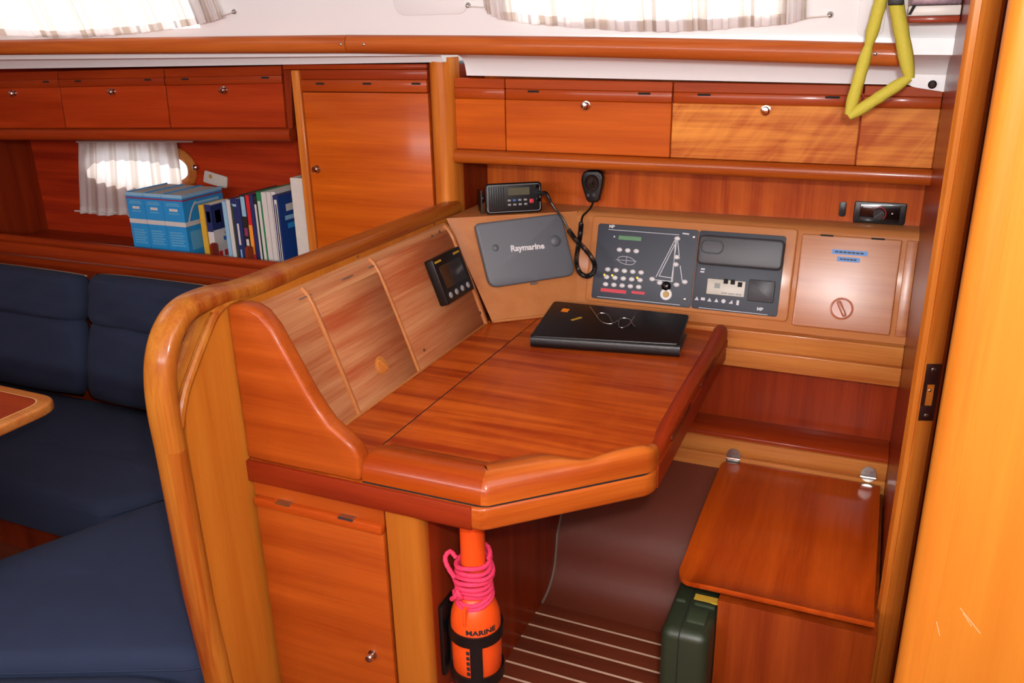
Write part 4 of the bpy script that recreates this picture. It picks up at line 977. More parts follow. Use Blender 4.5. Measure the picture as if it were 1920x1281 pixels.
for pts, lab, n_s, ends in ((((-320, 6), (-180, 38), (-60, 58), (90, 71), (200, 67), (300, 57), (380, 44), (418, 33)), 'striped curtain over the left coachroof window', 11, ((412, 30, 437, 23),)),
                      (((908, 12), (925, 31), (985, 43), (1080, 51), (1190, 58), (1290, 58), (1400, 50), (1470, 45), (1512, 34)), 'striped curtain over the right coachroof window', 9, ((910, 14, 876, 11), (1510, 33, 1556, 29)))):
    hb = hem_path(pts)
    tp_ = lambda u, hb=hb: (hb(u)[0] * 0.985 + 0.015 * hb(0.5)[0], 0.27)
    ct_ = curtain(cfm, tp_, hb, 160, 26, n_s, 'curtain', lab, 0.0035)
    for x0, y0, x1, y1 in ends:
        a0, b0 = cfm.px(x0, y0, 0.014); a1, b1 = cfm.px(x1, y1, 0.008)
        link('cord', tube([cfm.pt(a0, b0, 0.014), cfm.pt(a1, b1, 0.010)], 0.0018, 6), 'white_plastic', ct_)
        link('stud', dome(cfm, a1, b1, 0.0075, 0.012, 0.0, 14), 'steel', ct_)
# porthole curtain
fh = FY(HY - 0.02)
tb = [fh.px(*p, 0.016) for p in ((147, 268), (331, 267))]; bb_ = [fh.px(*p, 0.016) for p in ((150, 401), (352, 410))]
ptc = curtain(fh, lambda u: (tb[0][0] + (tb[1][0] - tb[0][0]) * u, tb[0][1] + 0.0 + (tb[1][1] - tb[0][1]) * u), lambda u: (bb_[0][0] + (bb_[1][0] - bb_[0][0]) * u, bb_[0][1] + (bb_[1][1] - bb_[0][1]) * u + 0.004 * math.sin(u * 20)), 90, 11, 5, 'curtain', 'small striped curtain hanging over the oval saloon porthole', 0.007)
link('rod', tube([fh.pt(tb[0][0] - 0.01, tb[0][1] + 0.004, 0.016), fh.pt(tb[1][0] + 0.09, tb[1][1] + 0.006, 0.016)], 0.004, 8), 'white_plastic', ptc)
link('rod', tube([fh.pt(bb_[0][0] - 0.03, bb_[0][1] + 0.012, 0.016), fh.pt(bb_[1][0] + 0.02, bb_[1][1] + 0.012, 0.016)], 0.004, 8), 'white_plastic', ptc)
a, b = fh.px(366, 318, 0.0); 
tag(link('window_catch', lathe(FY(HY - 0.018), FY(HY - 0.018).px(366, 314)[0], FY(HY - 0.018).px(366, 314)[1], [(0.012, -0.002), (0.012, 0.006), (0.007, 0.010), (0.001, 0.011)], 14), 'chrome'), 'chrome catch on the porthole rim', 'catch')
# white plate on the hull lining, right of the porthole
fhl = FY(HY)
q = [fhl.px(*p, 0.004) for p in ((385, 319), (427, 332), (426, 354), (382, 341))]
tp = thing('wall_plate', 'white plastic plate with a button on the dark panelling right of the porthole', 'switch plate', fhl.pt(*q[3]))
link('plate', fpoly(fhl, roundpoly(q[::-1], 0.008, 4), 0.0, 0.010, 0.003), 'white_plastic', tp)
a, b = fhl.px(395, 331, 0.01); link('button', dome(fhl, a, b, 0.009, 0.005, 0.010, 14), 'gold', tp)

# ================================================================ BOOKS
BZ = 0.7575
def book(x0, x1, y0, depth, ztop, cover, lab, prints=(), pages='page', name='book', grp='books on the saloon shelf'):
    t = thing(name, lab, 'book', ((x0 + x1) / 2, y0 + depth / 2, BZ), grp)
    th = min(0.003, (x1 - x0) * 0.16)
    link('pages', box(x0 + th, x1 - th, y0 + 0.004, y0 + depth - 0.004, BZ + 0.003, ztop - 0.004), pages, t)
    link('cover', merge(box(x0, x0 + th, y0, y0 + depth, BZ, ztop), box(x1 - th, x1, y0, y0 + depth, BZ, ztop), box(x0 + th, x1 - th, y0, y0 + th, BZ, ztop)), cover, t, smooth=False)
    f = FY(y0)
    for s0, s1, t0, t1, mt in prints:      # on the spine, in fractions
        link('spine_print', plate(f, x0 + (x1 - x0) * s0, x0 + (x1 - x0) * s1, BZ + (ztop - BZ) * t0, BZ + (ztop - BZ) * t1, 0.0, 0.0008), mt, t, smooth=False)
    return t
for n_, c_ in (('page', (222, 212, 200)), ('b_blue', (44, 152, 218)), ('b_lblue', (150, 196, 224)), ('b_pale', (104, 178, 218)), ('b_white', (222, 214, 208)), ('b_navy', (40, 52, 104)), ('b_dark', (44, 40, 40)), ('b_red', (214, 44, 48)), ('b_yellow', (222, 176, 60)), ('b_orange', (240, 150, 50)), ('b_green', (42, 138, 84)), ('b_royal', (28, 66, 140)), ('b_crim', (150, 60, 96)), ('b_olive', (60, 70, 56)), ('b_grass', (70, 140, 50))):
    M[n_] = plain('paper_' + n_, c_, 0.4 if n_ != 'page' else 0.8)
yb = 2.50
XS = lambda px, yy=410: PY(px, yy, yb).x
zt = PY(300, 364, yb).z
edges = [243, 275.5, 309, 347]
names = ('leftmost of three thick light blue volumes on the shelf', 'middle of three thick light blue volumes on the shelf', 'rightmost of three thick light blue volumes on the shelf')
for i in range(3):
    x0, x1 = XS(edges[i]), XS(edges[i + 1]) - 0.002
    t = book(x0, x1, yb, 0.225, zt, 'b_blue', names[i], ((0, 1, 0.955, 1.0, 'b_lblue'), (0, 1, 0.915, 0.935, 'b_crim'), (0.2, 0.8, 0.87, 0.885, 'b_pale'), (0.15, 0.85, 0.845, 0.86, 'b_pale'), (0.3, 0.7, 0.775, 0.81, 'b_white'), (0.25, 0.75, 0.735, 0.75, 'b_pale'), (0, 1, 0.575, 0.635, 'b_white')) + tuple((0.14, 0.86 - 0.1 * (k % 2), 0.30 + 0.035 * k, 0.318 + 0.035 * k, 'b_pale') for k in range(6)), grp='light blue pilot volumes')
    if i == 2:
        fr = Frame((x1, 0, BZ), (0, 1, 0), (0, 0, 1)); H = zt - BZ
        for a0, a1, b0, b1, mt in ((0.0, 0.225, 0.955, 1.0, 'b_lblue'), (0, 0.225, 0.915, 0.935, 'b_crim'), (0, 0.225, 0.575, 0.635, 'b_white'), (0.02, 0.2, 0.25, 0.50, 'b_pale'), (0.07, 0.20, 0.84, 0.875, 'b_lblue'), (0.09, 0.19, 0.77, 0.80, 'b_lblue'), (0.11, 0.18, 0.71, 0.735, 'b_lblue')):
            link('cover_print', plate(fr, yb + a0, yb + a1, H * b0, H * b1, 0.0, 0.0008), mt, t, smooth=False)
        link('cover_print', sweep([fr.pt(yb + 0.02 + 0.05 * k / 8, H * (0.64 + 0.24 * k / 8) + 0.01 * math.sin(k / 8 * math.pi), 0.0006) for k in range(9)], circ(0.004, 4, 0.0006), up=fr.n), 'b_white', t)
zk = lambda px, y: PY(px, y, yb).z
x7 = lambda x: 360 + x / 8.0
def B(p0, p1, ty, dep, cov, lab, pr=(), dy=0.0):
    return book(XS(p0, 400), XS(p1, 400) - 0.0015, yb + dy, dep, zk((p0 + p1) / 2, ty), cov, lab, pr)
B(373.5, 383, 385, 0.14, 'b_yellow', 'thin yellow book beside the blue volumes', ((0.1, 0.9, 0.0, 0.25, 'b_grass'),))
t = B(385, 396, 384, 0.13, 'b_white', 'small white guide book showing a flag picture on its cover', ((0, 1, 0.60, 1.0, 'b_navy'), (0.2, 0.8, 0.74, 0.9, 'b_lblue'), (0.0, 1.0, 0.12, 0.26, 'blue_key')))
xr = XS(396, 400) - 0.0015; fr = Frame((xr, 0, BZ), (0, 1, 0), (0, 0, 1)); H = zk(390, 384) - BZ
for a0, a1, b0, b1, mt in ((0.0, 0.13, 0.62, 0.99, 'b_navy'), (0.02, 0.05, 0.72, 0.9, 'b_lblue'), (0.085, 0.125, 0.66, 0.95, 'b_olive'), (0.05, 0.115, 0.44, 0.50, 'blue_key'), (0.06, 0.12, 0.53, 0.565, 'key_grey'), (0.015, 0.075, 0.08, 0.30, 'b_red'), (0.075, 0.125, 0.15, 0.30, 'b_orange'), (0.075, 0.125, 0.25, 0.30, 'b_dark'), (0.035, 0.045, 0.08, 0.30, 'b_white'), (0.015, 0.075, 0.17, 0.21, 'b_white')):
    link('cover_print', plate(fr, yb + a0, yb + a1, H * b0, H * b1, 0.0, 0.0008 + 0.0003 * (mt in ('b_white', 'b_dark'))), mt, t, smooth=False)
B(418.5, 426, 378, 0.17, 'b_lblue', 'thin pale blue book next to the flag guide', ((0.2, 0.8, 0.1, 0.2, 'b_navy'),))
B(426.5, 434, 376, 0.17, 'b_white', 'thin white book between pale blue and navy books')
B(434.5, 452, 373, 0.20, 'b_navy', 'navy book with white spine title', ((0.42, 0.62, 0.40, 0.68, 'b_white'), (0.45, 0.6, 0.2, 0.34, 'b_lblue'), (0, 0.22, 0.0, 0.92, 'b_olive'), (0.1, 0.6, 0.9, 0.93, 'b_lblue')))
B(452.5, 463, 366, 0.22, 'b_dark', 'dark picture book left of the red and yellow spine', ((0.15, 0.9, 0.74, 0.98, 'b_lblue'), (0.2, 0.8, 0.5, 0.6, 'b_crim'), (0.3, 0.8, 0.38, 0.46, 'b_white')))
B(463.5, 470.5, 367, 0.22, 'b_red', 'thin book with red and yellow spine', ((0, 1, 0.28, 0.64, 'b_orange'),))
B(471, 478, 366, 0.22, 'b_navy', 'thin navy book right of the red and yellow spine')
B(478.5, 484, 368, 0.23, 'b_dark', 'thin dark book with long white spine title', ((0.1, 0.8, 0.18, 0.9, 'b_white'),))
B(484.5, 493, 361, 0.25, 'b_green', 'green book with white spine strip', ((0.15, 0.75, 0.2, 0.9, 'b_white'),))
for i, (p0, p1, lab) in enumerate(((493.5, 503, 'leftmost of three white books beside the green book'), (503.5, 512, 'middle of three white books beside the green book'), (512.5, 520.5, 'rightmost of three white books beside the green book'))):
    B(p0, p1, 361 - i * 0.4, 0.27, 'b_white', lab)
t = B(521, 531, 365, 0.20, 'b_navy', 'navy hardback with white lettering and royal blue cover', ((0.25, 0.75, 0.12, 0.95, 'b_white'), (0.4, 0.6, 0.2, 0.9, 'b_navy')), dy=-0.02)
xr = XS(531, 400) - 0.0015; fr = Frame((xr, 0, BZ), (0, 1, 0), (0, 0, 1)); H = zk(526, 365) - BZ
for a0, a1, b0, b1, mt in ((0.0, 0.198, 0.0, 0.99, 'b_royal'), (0.04, 0.16, 0.80, 0.88, 'b_white'), (0.03, 0.17, 0.70, 0.75, 'b_lblue'), (0.04, 0.16, 0.60, 0.66, 'b_blue')):
    link('cover_print', plate(fr, yb - 0.02 + a0, yb - 0.02 + a1, H * b0, H * b1, 0.0, 0.0008 + 0.0004 * (mt != 'b_royal')), mt, t, smooth=False)
book(XS(554, 400), xl - 0.003, yb - 0.01, 0.20, zk(555, 333), 'page', 'tall cream book against the wardrobe')

# ================================================================ SETTEE
def pillow(fr, a0, a1, b0, b1, th, name, mat, parent, p=5, na=26, nb=20, wr=0.006, seed=0, top_out=0.0):
    rnd = random.Random(seed); V, F = [], []
    ph = [rnd.uniform(0, 6) for _ in range(6)]
    for side in (1, -1):
        for i in range(na + 1):
            for j in range(nb + 1):
                s, t = 2 * i / na - 1, 2 * j / nb - 1
                s = math.copysign(abs(s) ** 0.75, s); t = math.copysign(abs(t) ** 0.75, t)
                h = max(0.0, (1 - abs(s) ** p) * (1 - abs(t) ** p)) ** 0.42
                k = 1 - 0.06 * (abs(s) ** 3) * (abs(t) ** 3)
                a = (a0 + a1) / 2 + (a1 - a0) / 2 * s * k; b = (b0 + b1) / 2 + (b1 - b0) / 2 * t * k
                c = side * th / 2 * h
                if side == 1: c += wr * h * (math.sin(s * 5 + t * 3 + ph[0]) * 0.6 + math.sin(s * 11 - t * 7 + ph[1]) * 0.35 + math.sin(t * 13 + s * 4 + ph[2]) * 0.25)
                V.append(fr.pt(a, b, c))
    o = (na + 1) * (nb + 1)
    for i in range(na):
        for j in range(nb):
            q = i * (nb + 1) + j
            F.append((q, q + nb + 1, q + nb + 2, q + 1)); F.append((o + q, o + q + 1, o + q + nb + 2, o + q + nb + 1))
    bm = mesh(V, F); bmesh.ops.remove_doubles(bm, verts=bm.verts, dist=0.0004)
    return link(name, bm, mat, parent, angle=80)
bk = Frame((0, 2.12, 0.30), (1, 0, 0), (0, 0.105, 0.45))      # leaning back plane
def back_cushion(pxl, pxr, lab, seed, dz):
    a0, a1 = bk.px(pxl, 620, 0.03)[0], bk.px(pxr, 640, 0.03)[0]
    t = thing('back_cushion', lab, 'cushion', bk.pt((a0 + a1) / 2, 0, 0), 'settee back cushions')
    pillow(bk, a0, a1, 0.01, 0.335, 0.13, 'back_pad', 'fabric', t, seed=seed)
    h = pillow(bk, a0 + 0.004, a1 - 0.004, 0.30, 0.495 + dz, 0.14, 'head_pad', 'fabric', t, seed=seed + 1)
    link('piping', tube([bk.pt(a0 + 0.03 + (a1 - a0 - 0.06) * k / 20, 0.492 + dz - 0.006 * abs(k / 10 - 1) ** 4, -0.012) for k in range(21)], 0.0035, 6), 'piping', h)
    return t
back_cushion(-170, 156, 'navy back cushion of the settee at the left picture edge', 3, 0.0)
back_cushion(160, 420, 'navy back cushion of the settee next to the golden partition', 8, 0.012)
sb_ = thing('settee_base', 'wooden settee base with shade in its colour under the blue seat cushions', 'settee', (-2.4, 1.7, 0))
link('far_box', box(-4.25, -1.29, 1.60, 2.37, 0.0, 0.15), 'dark_wood', sb_)  # base darkened by colour in place of the shadow on it
link('near_box', prism([(-1.31, 1.59), (-1.85, 1.59), (-2.07, 1.25), (-2.15, 0.4), (-1.29, 0.4)], 'z', 0.0, 0.20), 'dark_wood', sb_)
link('back_board', loft([(-4.25, 2.24, 0.20), (-1.31, 2.24, 0.20), (-1.31, 2.33, 0.74), (-4.25, 2.33, 0.74)], [(-4.25, 2.37, 0.20), (-1.31, 2.37, 0.20), (-1.31, 2.37, 0.74), (-4.25, 2.37, 0.74)]), 'red_x', sb_)
def slab_cushion(poly, z0, z1, name, lab, mat, seed):
    rp = roundpoly(poly, 0.07, 6); n = len(rp); cx_ = sum(p[0] for p in rp) / n; cy_ = sum(p[1] for p in rp) / n
    t = thing('seat_cushion', lab, 'cushion', (cx_, cy_, z0), 'settee seat cushions')
    rings = [(1.0, z0), (1.012, z0 + 0.02), (1.014, (z0 + z1) / 2), (1.0, z1 - 0.022), (0.965, z1 - 0.004), (0.90, z1 + 0.004), (0.7, z1 + 0.010), (0.45, z1 + 0.012), (0.2, z1 + 0.012), (0.02, z1 + 0.012)]
    V, F = [], []
    for k, z in rings:
        for p in rp:
            x_, y_ = cx_ + (p[0] - cx_) * k, cy_ + (p[1] - cy_) * k
            V.append((x_, y_, z + (0.005 * math.sin(x_ * 16 + y_ * 9 + seed) + 0.004 * math.sin(y_ * 31 - x_ * 12 + seed)) * (1 if z >= z1 - 0.005 else 0)))
    for i in range(len(rings) - 1):
        for k in range(n): F.append((i * n + k, i * n + (k + 1) % n, (i + 1) * n + (k + 1) % n, (i + 1) * n + k))
    F += [tuple(range(n)), tuple(range((len(rings) - 1) * n, len(rings) * n))]
    pad = link('pad', mesh(V, F), mat, t, angle=70)
    link('seam', tube([(cx_ + (p[0] - cx_) * 1.013, cy_ + (p[1] - cy_) * 1.013, z1 - 0.03) for p in rp], 0.003, 6, True), mat, pad)
    return t
slab_cushion([(-3.9, 1.545), (-2.045, 1.545), (-1.945, 1.72), (-1.30, 1.72), (-1.30, 2.16), (-3.9, 2.16)], 0.1505, 0.295, 'pad', 'navy seat cushion of the settee behind the saloon table', 'fabric', 2.0)
slab_cushion([(-1.298, 1.69), (-1.915, 1.69), (-2.10, 1.27), (-2.2, 1.0), (-1.75, 0.95), (-1.298, 1.15)], 0.2005, 0.295, 'pad', 'slate blue end cushion of the settee in the left foreground', 'fabric2', 1.0)
slab_cushion([(-1.298, 1.13), (-1.75, 0.93), (-2.17, 0.97), (-2.17, 0.5), (-1.298, 0.5)], 0.2005, 0.27, 'pad', 'slate blue cushion at the bottom left picture corner', 'fabric2', 4.0)

# ================================================================ SALOON TABLE
tz = 0.66
st = thing('saloon_table', 'varnished saloon table with pale inlay line and rounded corner', 'table', (-2.6, 1.2, 0))
c_ = PZ(76, 762, tz)
tx, ty = PZ(77, 760, tz).x, PZ(35, 722, tz).y
tx = PZ(78, 765, tz).x; far = PZ(0, 712, tz).y - 0.01
poly = roundpoly([(-3.4, far), (tx, far - 0.02), (tx, 0.6), (-3.4, 0.6)], [0.0, 0.085, 0.05, 0], 8)
link('top', prism(poly, 'z', tz - 0.03, tz, 0.008, 3), 'solid_x', st)
ins = roundpoly([(-3.38, far - 0.036), (tx - 0.036, far - 0.054), (tx - 0.036, 0.63), (-3.38, 0.63)], [0, 0.055, 0.03, 0], 8)
ins2 = roundpoly([(-3.38, far - 0.040), (tx - 0.040, far - 0.058), (tx - 0.040, 0.634), (-3.38, 0.634)], [0, 0.053, 0.03, 0], 8)
link('inlay', prism(ins, 'z', tz - 0.005, tz + 0.0006), 'inlay', st)
link('centre_panel', prism(ins2, 'z', tz - 0.005, tz + 0.0012), 'red_x', st)
link('pedestal', box(-2.95, -2.65, 0.85, 1.15, 0.0, tz - 0.03, 0.02), 'red_z', st)

# ================================================================ NAV SEAT
ns = thing('nav_seat', 'moulded plywood navigator seat hinged above a wooden box', 'seat', (-0.07, 2.0, 0))
prof = [(2.383, .374), (2.30, .376), (2.2, .377), (2.1, .377), (2.02, .375), (1.95, .371), (1.88, .365), (1.83, .362), (1.79, .363), (1.76, .367), (1.74, .373), (1.726, .379), (1.717, .385), (1.710, .390), (1.706, .394), (1.703, .396), (1.701, .398)]
pp = smooth_path([Vector((0, a, b)) for a, b in prof], 4)
def seat_x(yy):
    r = 0.10; x0 = -0.345
    if yy < 1.700 + r: d = min(0.998, (1.700 + r - yy) / r); return x0 + r * (1 - math.sqrt(max(0, 1 - d * d)))
    if yy > 2.36: return x0 + (yy - 2.36) * 0.8
    return x0
V, F = [], []; nx = 10; m = nx + 1; th = 0.013
fin = [p for p in pp]
for sgn in (0, -th):
    for i, p in enumerate(fin):
        xs0, xs1 = seat_x(p.y), 0.102
        for k in range(m): V.append((xs0 + (xs1 - xs0) * k / nx, p.y, p.z + sgn))
o = len(fin) * m
for i in range(len(fin) - 1):
    for k in range(nx):
        q = i * m + k; F += [(q, q + 1, q + m + 1, q + m), (o + q, o + q + m, o + q + m + 1, o + q + 1)]
rim = [i * m for i in range(len(fin))] + [(len(fin) - 1) * m + k for k in range(1, m)] + [i * m + nx for i in range(len(fin) - 2, -1, -1)] + [k for k in range(nx - 1, 0, -1)]
for i in range(len(rim)):
    a, b = rim[i], rim[(i + 1) % len(rim)]; F.append((a, b, o + b, o + a))
link('shell', bev(mesh(V, F), 0.004, 2, 60), 'shell_y', ns, angle=50)
link('support_box', box(-0.237, 0.1125, 1.722, 2.385, 0.0, 0.347, 0.002), 'shell', ns)
hy = FY(2.387)
for p in ((1375, 858), (1628, 893)):
    a, b = hy.px(*p); 
    h = link('hinge', merge(lathe(hy, a, b + 0.006, [(0.021, -0.001), (0.021, 0.002), (0.001, 0.0022)], 24, 1.0, 1.15)), 'steel', ns)
    hb_ = Frame(hy.pt(a - 0.021, b - 0.002, 0.003), hy.v, hy.n)
    link('hinge_pin', tube([hy.pt(a - 0.021, b - 0.002, 0.004), hy.pt(a + 0.021, b - 0.002, 0.004)], 0.0045, 8), 'chrome', h)
    link('hinge_leaf', lathe(Frame((0, 2.383, 0.3725), (1, 0, 0), (0, 1, 0)), a, -0.004, [(0.021, -0.001), (0.021, 0.002), (0.001, 0.0022)], 20, 1.0, 0.8), 'steel', h)
    for dx in (-0.008, 0.008): link('screw', lathe(hy, a + dx, b + 0.012, [(0.003, 0.002), (0.0025, 0.0035), (0.0004, 0.0036)], 8), 'steel', h)

# ================================================================ GREEN TOOL CASE
tc_ = thing('tool_case', 'dark green plastic tool case standing beside the seat box', 'case', (-0.30, 1.8, 0))
X0, X1, Y0, Y1, Z1 = -0.352, -0.2385, 1.632, 1.98, 0.300
half = (X0 + X1) / 2 - 0.012
link('shell', box(X0, X1, Y0, Y1, 0.001, Z1, 0.024, 4), 'green', tc_, angle=60)
sm_ = [(Y0 - 0.0004, 0.02), (Y0 - 0.0004, Z1 - 0.025), (Y0 + 0.003, Z1 - 0.012), (Y0 + 0.0065, Z1 - 0.0065), (Y0 + 0.012, Z1 - 0.003), (Y0 + 0.025, Z1 + 0.0004), (Y1 - 0.03, Z1 + 0.0004)]
link('seam', tube([(half, p[0], p[1]) for p in sm_], 0.0014, 5), 'dark', tc_)
link('clasp', box(half + 0.006, X1 - 0.018, Y0 + 0.045, Y0 + 0.10, Z1 - 0.002, Z1 + 0.006, 0.003), 'green_light', tc_)
link('rib', box(X0 + 0.012, half - 0.010, Y0 + 0.115, Y0 + 0.125, Z1 - 0.003, Z1 + 0.005, 0.002), 'green_light', tc_)
link('rib', box(half + 0.012, X1 - 0.008, Y0 + 0.115, Y0 + 0.125, Z1 - 0.003, Z1 + 0.005, 0.002), 'green_light', tc_)
link('label', box(half + 0.006, X1 - 0.004, Y0 + 0.137, Y0 + 0.16, Z1 - 0.002, Z1 + 0.0012), 'b_yellow', tc_)

# ================================================================ ORANGE BOTTLE-SHAPED HORN IN ITS BRACKET, WITH PINK ROPE
bx, by = -0.714, 1.395
BU = 0.026
fv = Frame((bx, by, BU), (1, 0, 0), (0, 1, 0))
ob_ = thing('rescue_buoy', 'orange bottle shaped buoy standing in a black bracket under the chart table', 'buoy', (bx, by, 0.225))
link('bottle', lathe(fv, 0, 0, [(0.02, 0.222), (0.050, 0.224), (0.0555, 0.232), (0.0562, 0.30), (0.0562, 0.372), (0.054, 0.392), (0.048, 0.410), (0.040, 0.424), (0.032, 0.434), (0.028, 0.445), (0.0275, 0.518), (0.0268, 0.60), (0.0262, 0.656), (0.002, 0.6565)], 32), 'orange', ob_, angle=50)
cm = math.radians(-60)
link('mould_rib', box(bx - 0.004, bx + 0.004, by - 0.056, by - 0.03, 0.385 + BU, 0.43 + BU, 0.002), 'orange', ob_)
# lettering curved round the body
def wrap(s, size, z, th0, vertical=False):
    f0 = Frame((0, 0, 0), (1, 0, 0), (0, 1, 0)); bm = text_bm(f0, 0, 0, 0, s, size, 0.0004, 'LEFT', bold=0.0006, sx=1.15)
    for v in bm.verts:
        x_, y_, z_ = v.co
        if vertical: x_, y_ = -y_, x_
        th = th0 + x_ / 0.0563; r = 0.0564 + z_
        v.co = Vector((bx + r * math.sin(th), by - r * math.cos(th), z + BU + y_))
    return bm
link('lettering', wrap('MARINE', 0.017, 0.372, 0.05), 'print_dark', ob_, smooth=False)
for i in range(5): link('print', box(bx + 0.002, bx + 0.009, by - 0.0572, by - 0.0555, 0.284 + i * 0.014, 0.292 + i * 0.014), 'print_dark', ob_, smooth=False)
br = thing('buoy_bracket', 'black plastic bracket strapping the orange buoy to the locker side', 'bracket', (-0.79, by, 0.22))
def ring(z0, z1, t0=0, t1=360, r0=0.0575, r1=0.0615):
    n = max(4, int((t1 - t0) / 10)); V, F = [], []
    for k in range(n + 1):
        t = math.radians(t0 + (t1 - t0) * k / n)
        for r, z in ((r0, z0 + BU), (r1, z0 + BU), (r1, z1 + BU), (r0, z1 + BU)): V.append((bx + r * math.cos(t), by + r * math.sin(t), z))
    for k in range(n):
        for j in range(4): F.append((4 * k + j, 4 * k + (j + 1) % 4, 4 * k + 4 + (j + 1) % 4, 4 * k + 4 + j))
    if t1 - t0 < 360: F += [(0, 1, 2, 3), tuple(4 * n + j for j in range(4))]
    bm = mesh(V, F); bmesh.ops.remove_doubles(bm, verts=bm.verts, dist=1e-5); return bm
link('band', ring(0.335, 0.362), 'black', br); link('band', ring(0.226, 0.252), 'black', br)
link('upright', ring(0.252, 0.335, -78, -52), 'black', br)
link('upright', ring(0.252, 0.335, 165, 195), 'black', br)
link('back_plate', box(-0.7895, -0.7785, by - 0.035, by + 0.035, 0.241, 0.43, 0.003), 'black', br)
link('base', lathe(fv, 0, 0, [(0.03, 0.212), (0.052, 0.216), (0.0605, 0.244), (0.0575, 0.2265), (0.002, 0.2215)], 28), 'black', br)
rope = thing('pink_rope', 'bright pink rope wound round the neck of the orange buoy', 'rope', (bx, by, 0.44))
pts = []
turns = 7; n = turns * 22
for k in range(n + 1):
    t = 2 * math.pi * k / 22; s = k / n
    r = 0.0345 + 0.006 * math.sin(s * math.pi) + 0.0025 * math.sin(t * 1.7 + 1)
    z = 0.560 - 0.088 * s + 0.010 * math.sin(t + 0.6) - 0.006 * math.cos(2 * t)
    pts.append((bx + r * math.cos(t), by + r * math.sin(t), z))
def braid(path, r): 
    m_ = len(path); return tube(path, r, 8, scale=[1 + 0.10 * math.sin(i * 2.2) for i in range(m_)])
link('coils', braid(pts, 0.0052), 'pink', rope)
pts = []
for k in range(45):
    t = 2 * math.pi * k / 22 + 1.0; s = k / 44
    r = 0.036 + 0.004 * s
    pts.append((bx + r * math.cos(t), by + r * math.sin(t), 0.472 - 0.018 * s + 0.014 * math.sin(t + 0.3)))
link('coils', braid(pts, 0.0052), 'pink', rope)
link('loop_end', braid(smooth_path([(bx - 0.030, by - 0.034, 0.518), (bx - 0.046, by - 0.034, 0.543), (bx - 0.054, by - 0.026, 0.558), (bx - 0.048, by - 0.014, 0.566), (bx - 0.036, by - 0.012, 0.553)], 6), 0.0052), 'pink', rope)
link('knot', braid(smooth_path([(bx - 0.028, by - 0.030, 0.488), (bx - 0.018, by - 0.042, 0.486), (bx - 0.014, by - 0.040, 0.474), (bx - 0.026, by - 0.036, 0.468), (bx - 0.034, by - 0.030, 0.478), (bx - 0.022, by - 0.044, 0.480), (bx - 0.036, by - 0.040, 0.464)], 5), 0.0055), 'pink', rope)
link('tail', braid(smooth_path([(bx - 0.040, by - 0.052, 0.244), (bx - 0.036, by - 0.058, 0.223), (bx - 0.032, by - 0.052, 0.198), (bx - 0.030, by - 0.05, 0.158)], 6), 0.0045), 'pink', rope)

# ================================================================ LEATHER FOLDER AND SPECTACLES
HT = 0.037
ff_ = Frame((-0.885, 2.132, 0.7655), (1, 0, 0), (0, 1, 0))
fq4 = [ff_.px(990, 652, 0.0), ff_.px(1275, 672, 0.0), ff_.px(1296, 590, 0.063), ff_.px(1037, 562, 0.065)]
fq4 = [fq4[0], fq4[1], (fq4[2][0], fq4[2][1]), (fq4[3][0], fq4[3][1])]
def wedge(bm):
    for v in bm.verts: v.co.z = 0.7655 + (v.co.z - 0.7655) * (1 + 0.72 * max(0.0, (v.co.y - 2.15) / 0.225))
    return bm
def shrink(poly, d):
    cx_ = sum(p[0] for p in poly) / 4; cy_ = sum(p[1] for p in poly) / 4
    return [(p[0] + (d if p[0] < cx_ else -d), p[1] + (d if p[1] < cy_ else -d)) for p in poly]
fd = thing('leather_folder', 'thick black leather folder lying on the chart table', 'folder', ff_.pt(0.2, 0.15, 0))
link('back_cover', fpoly(ff_, roundpoly(shrink(fq4, 0.006), 0.012), 0.0, 0.006, 0.0025), 'leather', fd)
link('filling', wedge(fpoly(ff_, roundpoly(shrink(fq4, 0.014), 0.01), 0.006, HT - 0.007, 0.002)), 'leather', fd)
link('front_cover', wedge(fpoly(ff_, roundpoly(shrink(fq4, 0.004), 0.014), HT - 0.008, HT, 0.0035, 3)), 'leather', fd)
FO = ff_
e0, e1 = Vector(fq4[0]), Vector(fq4[1])
spn = [ff_.pt(e0.x + (e1.x - e0.x) * (0.01 + 0.098 * k), e0.y + (e1.y - e0.y) * (0.01 + 0.098 * k) + 0.016, HT / 2) for k in range(11)]
link('spine', sweep(spn, sup(0.016, HT / 2, 16, 0.7), up=(0, 0, 1)), 'leather', fd)
ff_ = Frame((-0.885, 2.15, 0.7655 + HT), (1, 0, 0), (0, 0.225, HT * 0.72)); HT = 0.0006
a, b = ff_.px(1060, 582, HT); link('sticker', plate(ff_, a - 0.011, a + 0.011, b - 0.011, b + 0.011, HT, HT + 0.0006), 'orange_sticker', fd)
a, b = ff_.px(1081, 598, HT); link('sticker', plate(ff_.rot(a, b, 0.9), -0.018, 0.018, -0.005, 0.005, HT, HT + 0.0006), 'gold', fd)
gl = thing('spectacles', 'thin wire rimmed spectacles lying on the black folder', 'glasses', ff_.pt(*ff_.px(1150, 600, HT), HT))
zg = lambda x, y, c=HT + 0.004: ff_.pt(*ff_.px(960 + x / 4.002, 540 + y / 4.002, c), c)
link('rim', tube(smooth_path([zg(640, 215), zg(655, 190), zg(700, 192), zg(730, 212), zg(745, 245), zg(760, 265), zg(720, 268), zg(675, 255)], 5, True), 0.0013, 6, True), 'steel', gl)
link('rim', tube(smooth_path([zg(800, 262), zg(812, 232), zg(850, 226), zg(890, 240), zg(900, 255), zg(870, 280), zg(830, 298), zg(805, 290)], 5, True), 0.0013, 6, True), 'steel', gl)
link('bridge', tube(smooth_path([zg(757, 262), zg(775, 258, HT + 0.009), zg(790, 245, HT + 0.009), zg(802, 258)], 5), 0.0013, 6), 'steel', gl)
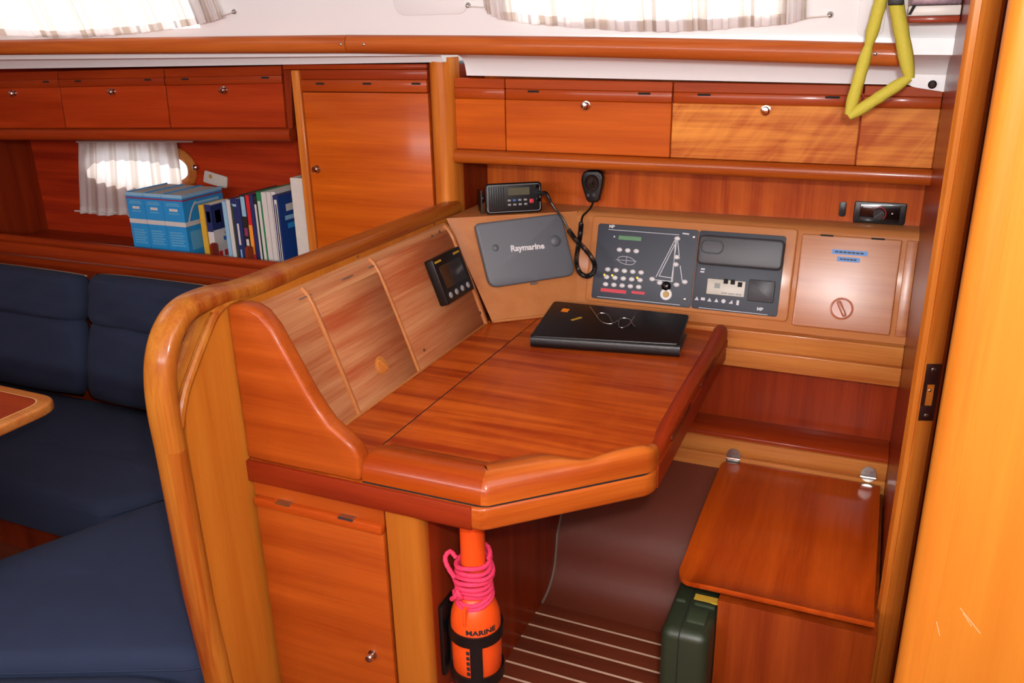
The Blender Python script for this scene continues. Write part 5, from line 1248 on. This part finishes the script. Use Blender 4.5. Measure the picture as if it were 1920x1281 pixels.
link('temple', tube(smooth_path([zg(645, 225), zg(615, 180), zg(585, 140)], 5), 0.0018, 6), 'steel', gl)
link('temple', tube(smooth_path([zg(870, 285), zg(895, 250, HT + 0.012), zg(918, 215, HT + 0.012)], 5), 0.0015, 6), 'steel', gl)
link('temple_tip', tube(smooth_path([zg(890, 245), zg(905, 270), zg(925, 290)], 4), 0.0015, 6), 'steel', gl)

# ================================================================ YELLOW STRAP
SYY = 2.13
sp_ = lambda x, y, d=0.0: PY(x, y, SYY + d)
ys_ = thing('hanging_strap', 'yellow padded hanging strap bent into a triangle in front of the lockers', 'strap', sp_(1592, 218))
def sect(p, q, r, name, taper=True):
    n = 12; P_ = [sp_(*p).lerp(sp_(*q), k / n) for k in range(n + 1)]
    sc_ = [0.62 + 0.38 * min(1, k / 2, (n - k) / 2) + 0.04 * math.sin(k * 2.3) for k in range(n + 1)]
    link(name, tube(P_, r, 14, scale=sc_), 'yellow', ys_, angle=60)
sect((1668, -60), (1628, 88), 0.0135, 'padding'); sect((1629, 84), (1591, 215), 0.0135, 'padding'); sect((1592, 219), (1706, 145), 0.0135, 'padding'); sect((1706, 148), (1672, -40), 0.0155, 'padding')
topz = sp_(1675, -60)
link('webbing', tube([sp_(1674, -50), Vector((topz.x, topz.y - 0.0, 2.0))], 0.012, 8), 'yellow', ys_)
a_ = sp_(1682, 4, -0.02); link('buckle', box(a_.x - 0.018, a_.x + 0.014, a_.y - 0.004, a_.y + 0.03, a_.z - 0.006, a_.z + 0.05, 0.003), 'black', ys_)

# ================================================================ TOP RIGHT: BOX ON A BATTEN, WHITE CORNER, BLACK CAP
bt = thing('shelf_box', 'white box with speckled silvery top on a wooden batten beside the bulkhead', 'box', PY(1750, 42, 2.15))
p0_, p1_ = PY(1697, 36, 2.15), PY(1806, 36, 2.15)
x1_ = XB - 0.002
link('batten', box(p0_.x, x1_, 2.145, 2.20, PY(1750, 42, 2.15).z, PY(1750, 30, 2.15).z, 0.002), 'red_x', bt)
z0_ = PY(1750, 29.5, 2.15).z; z1_ = PY(1750, 10, 2.15).z
link('box_body', box(p0_.x + 0.004, x1_, 2.15, 2.20, z0_, z1_, 0.003), 'white_plastic', bt)
link('foil_pad', box(p0_.x + 0.004, x1_, 2.148, 2.20, z1_ + 0.0005, z1_ + 0.05, 0.006), 'foil', bt)
fq = FY(2.15); link('strap', fpoly(fq, [fq.px(1702, 28), fq.px(1708, 28), fq.px(1718, 11), fq.px(1711, 11)], 0.0, 0.0012), 'dark', bt)
link('corner_panel', prism(roundpoly([(PY(1697, 160, 2.41).x, 1.476), (XB, 1.462), (XB, 1.66), (PY(1697, 100, 2.41).x, 1.66)], [0.03, 0, 0, 0]), 'y', 2.405, 2.42), 'white', cw)
fcap = FY(2.404); a, b = fcap.px(1748, 158)
tag(link('drain_cap', lathe(fcap, a, b, [(0.010, 0.0), (0.010, 0.010), (0.007, 0.013), (0.001, 0.013)], 16), 'black_gloss'), 'small black cap on the white corner moulding beside the bulkhead', 'cap')
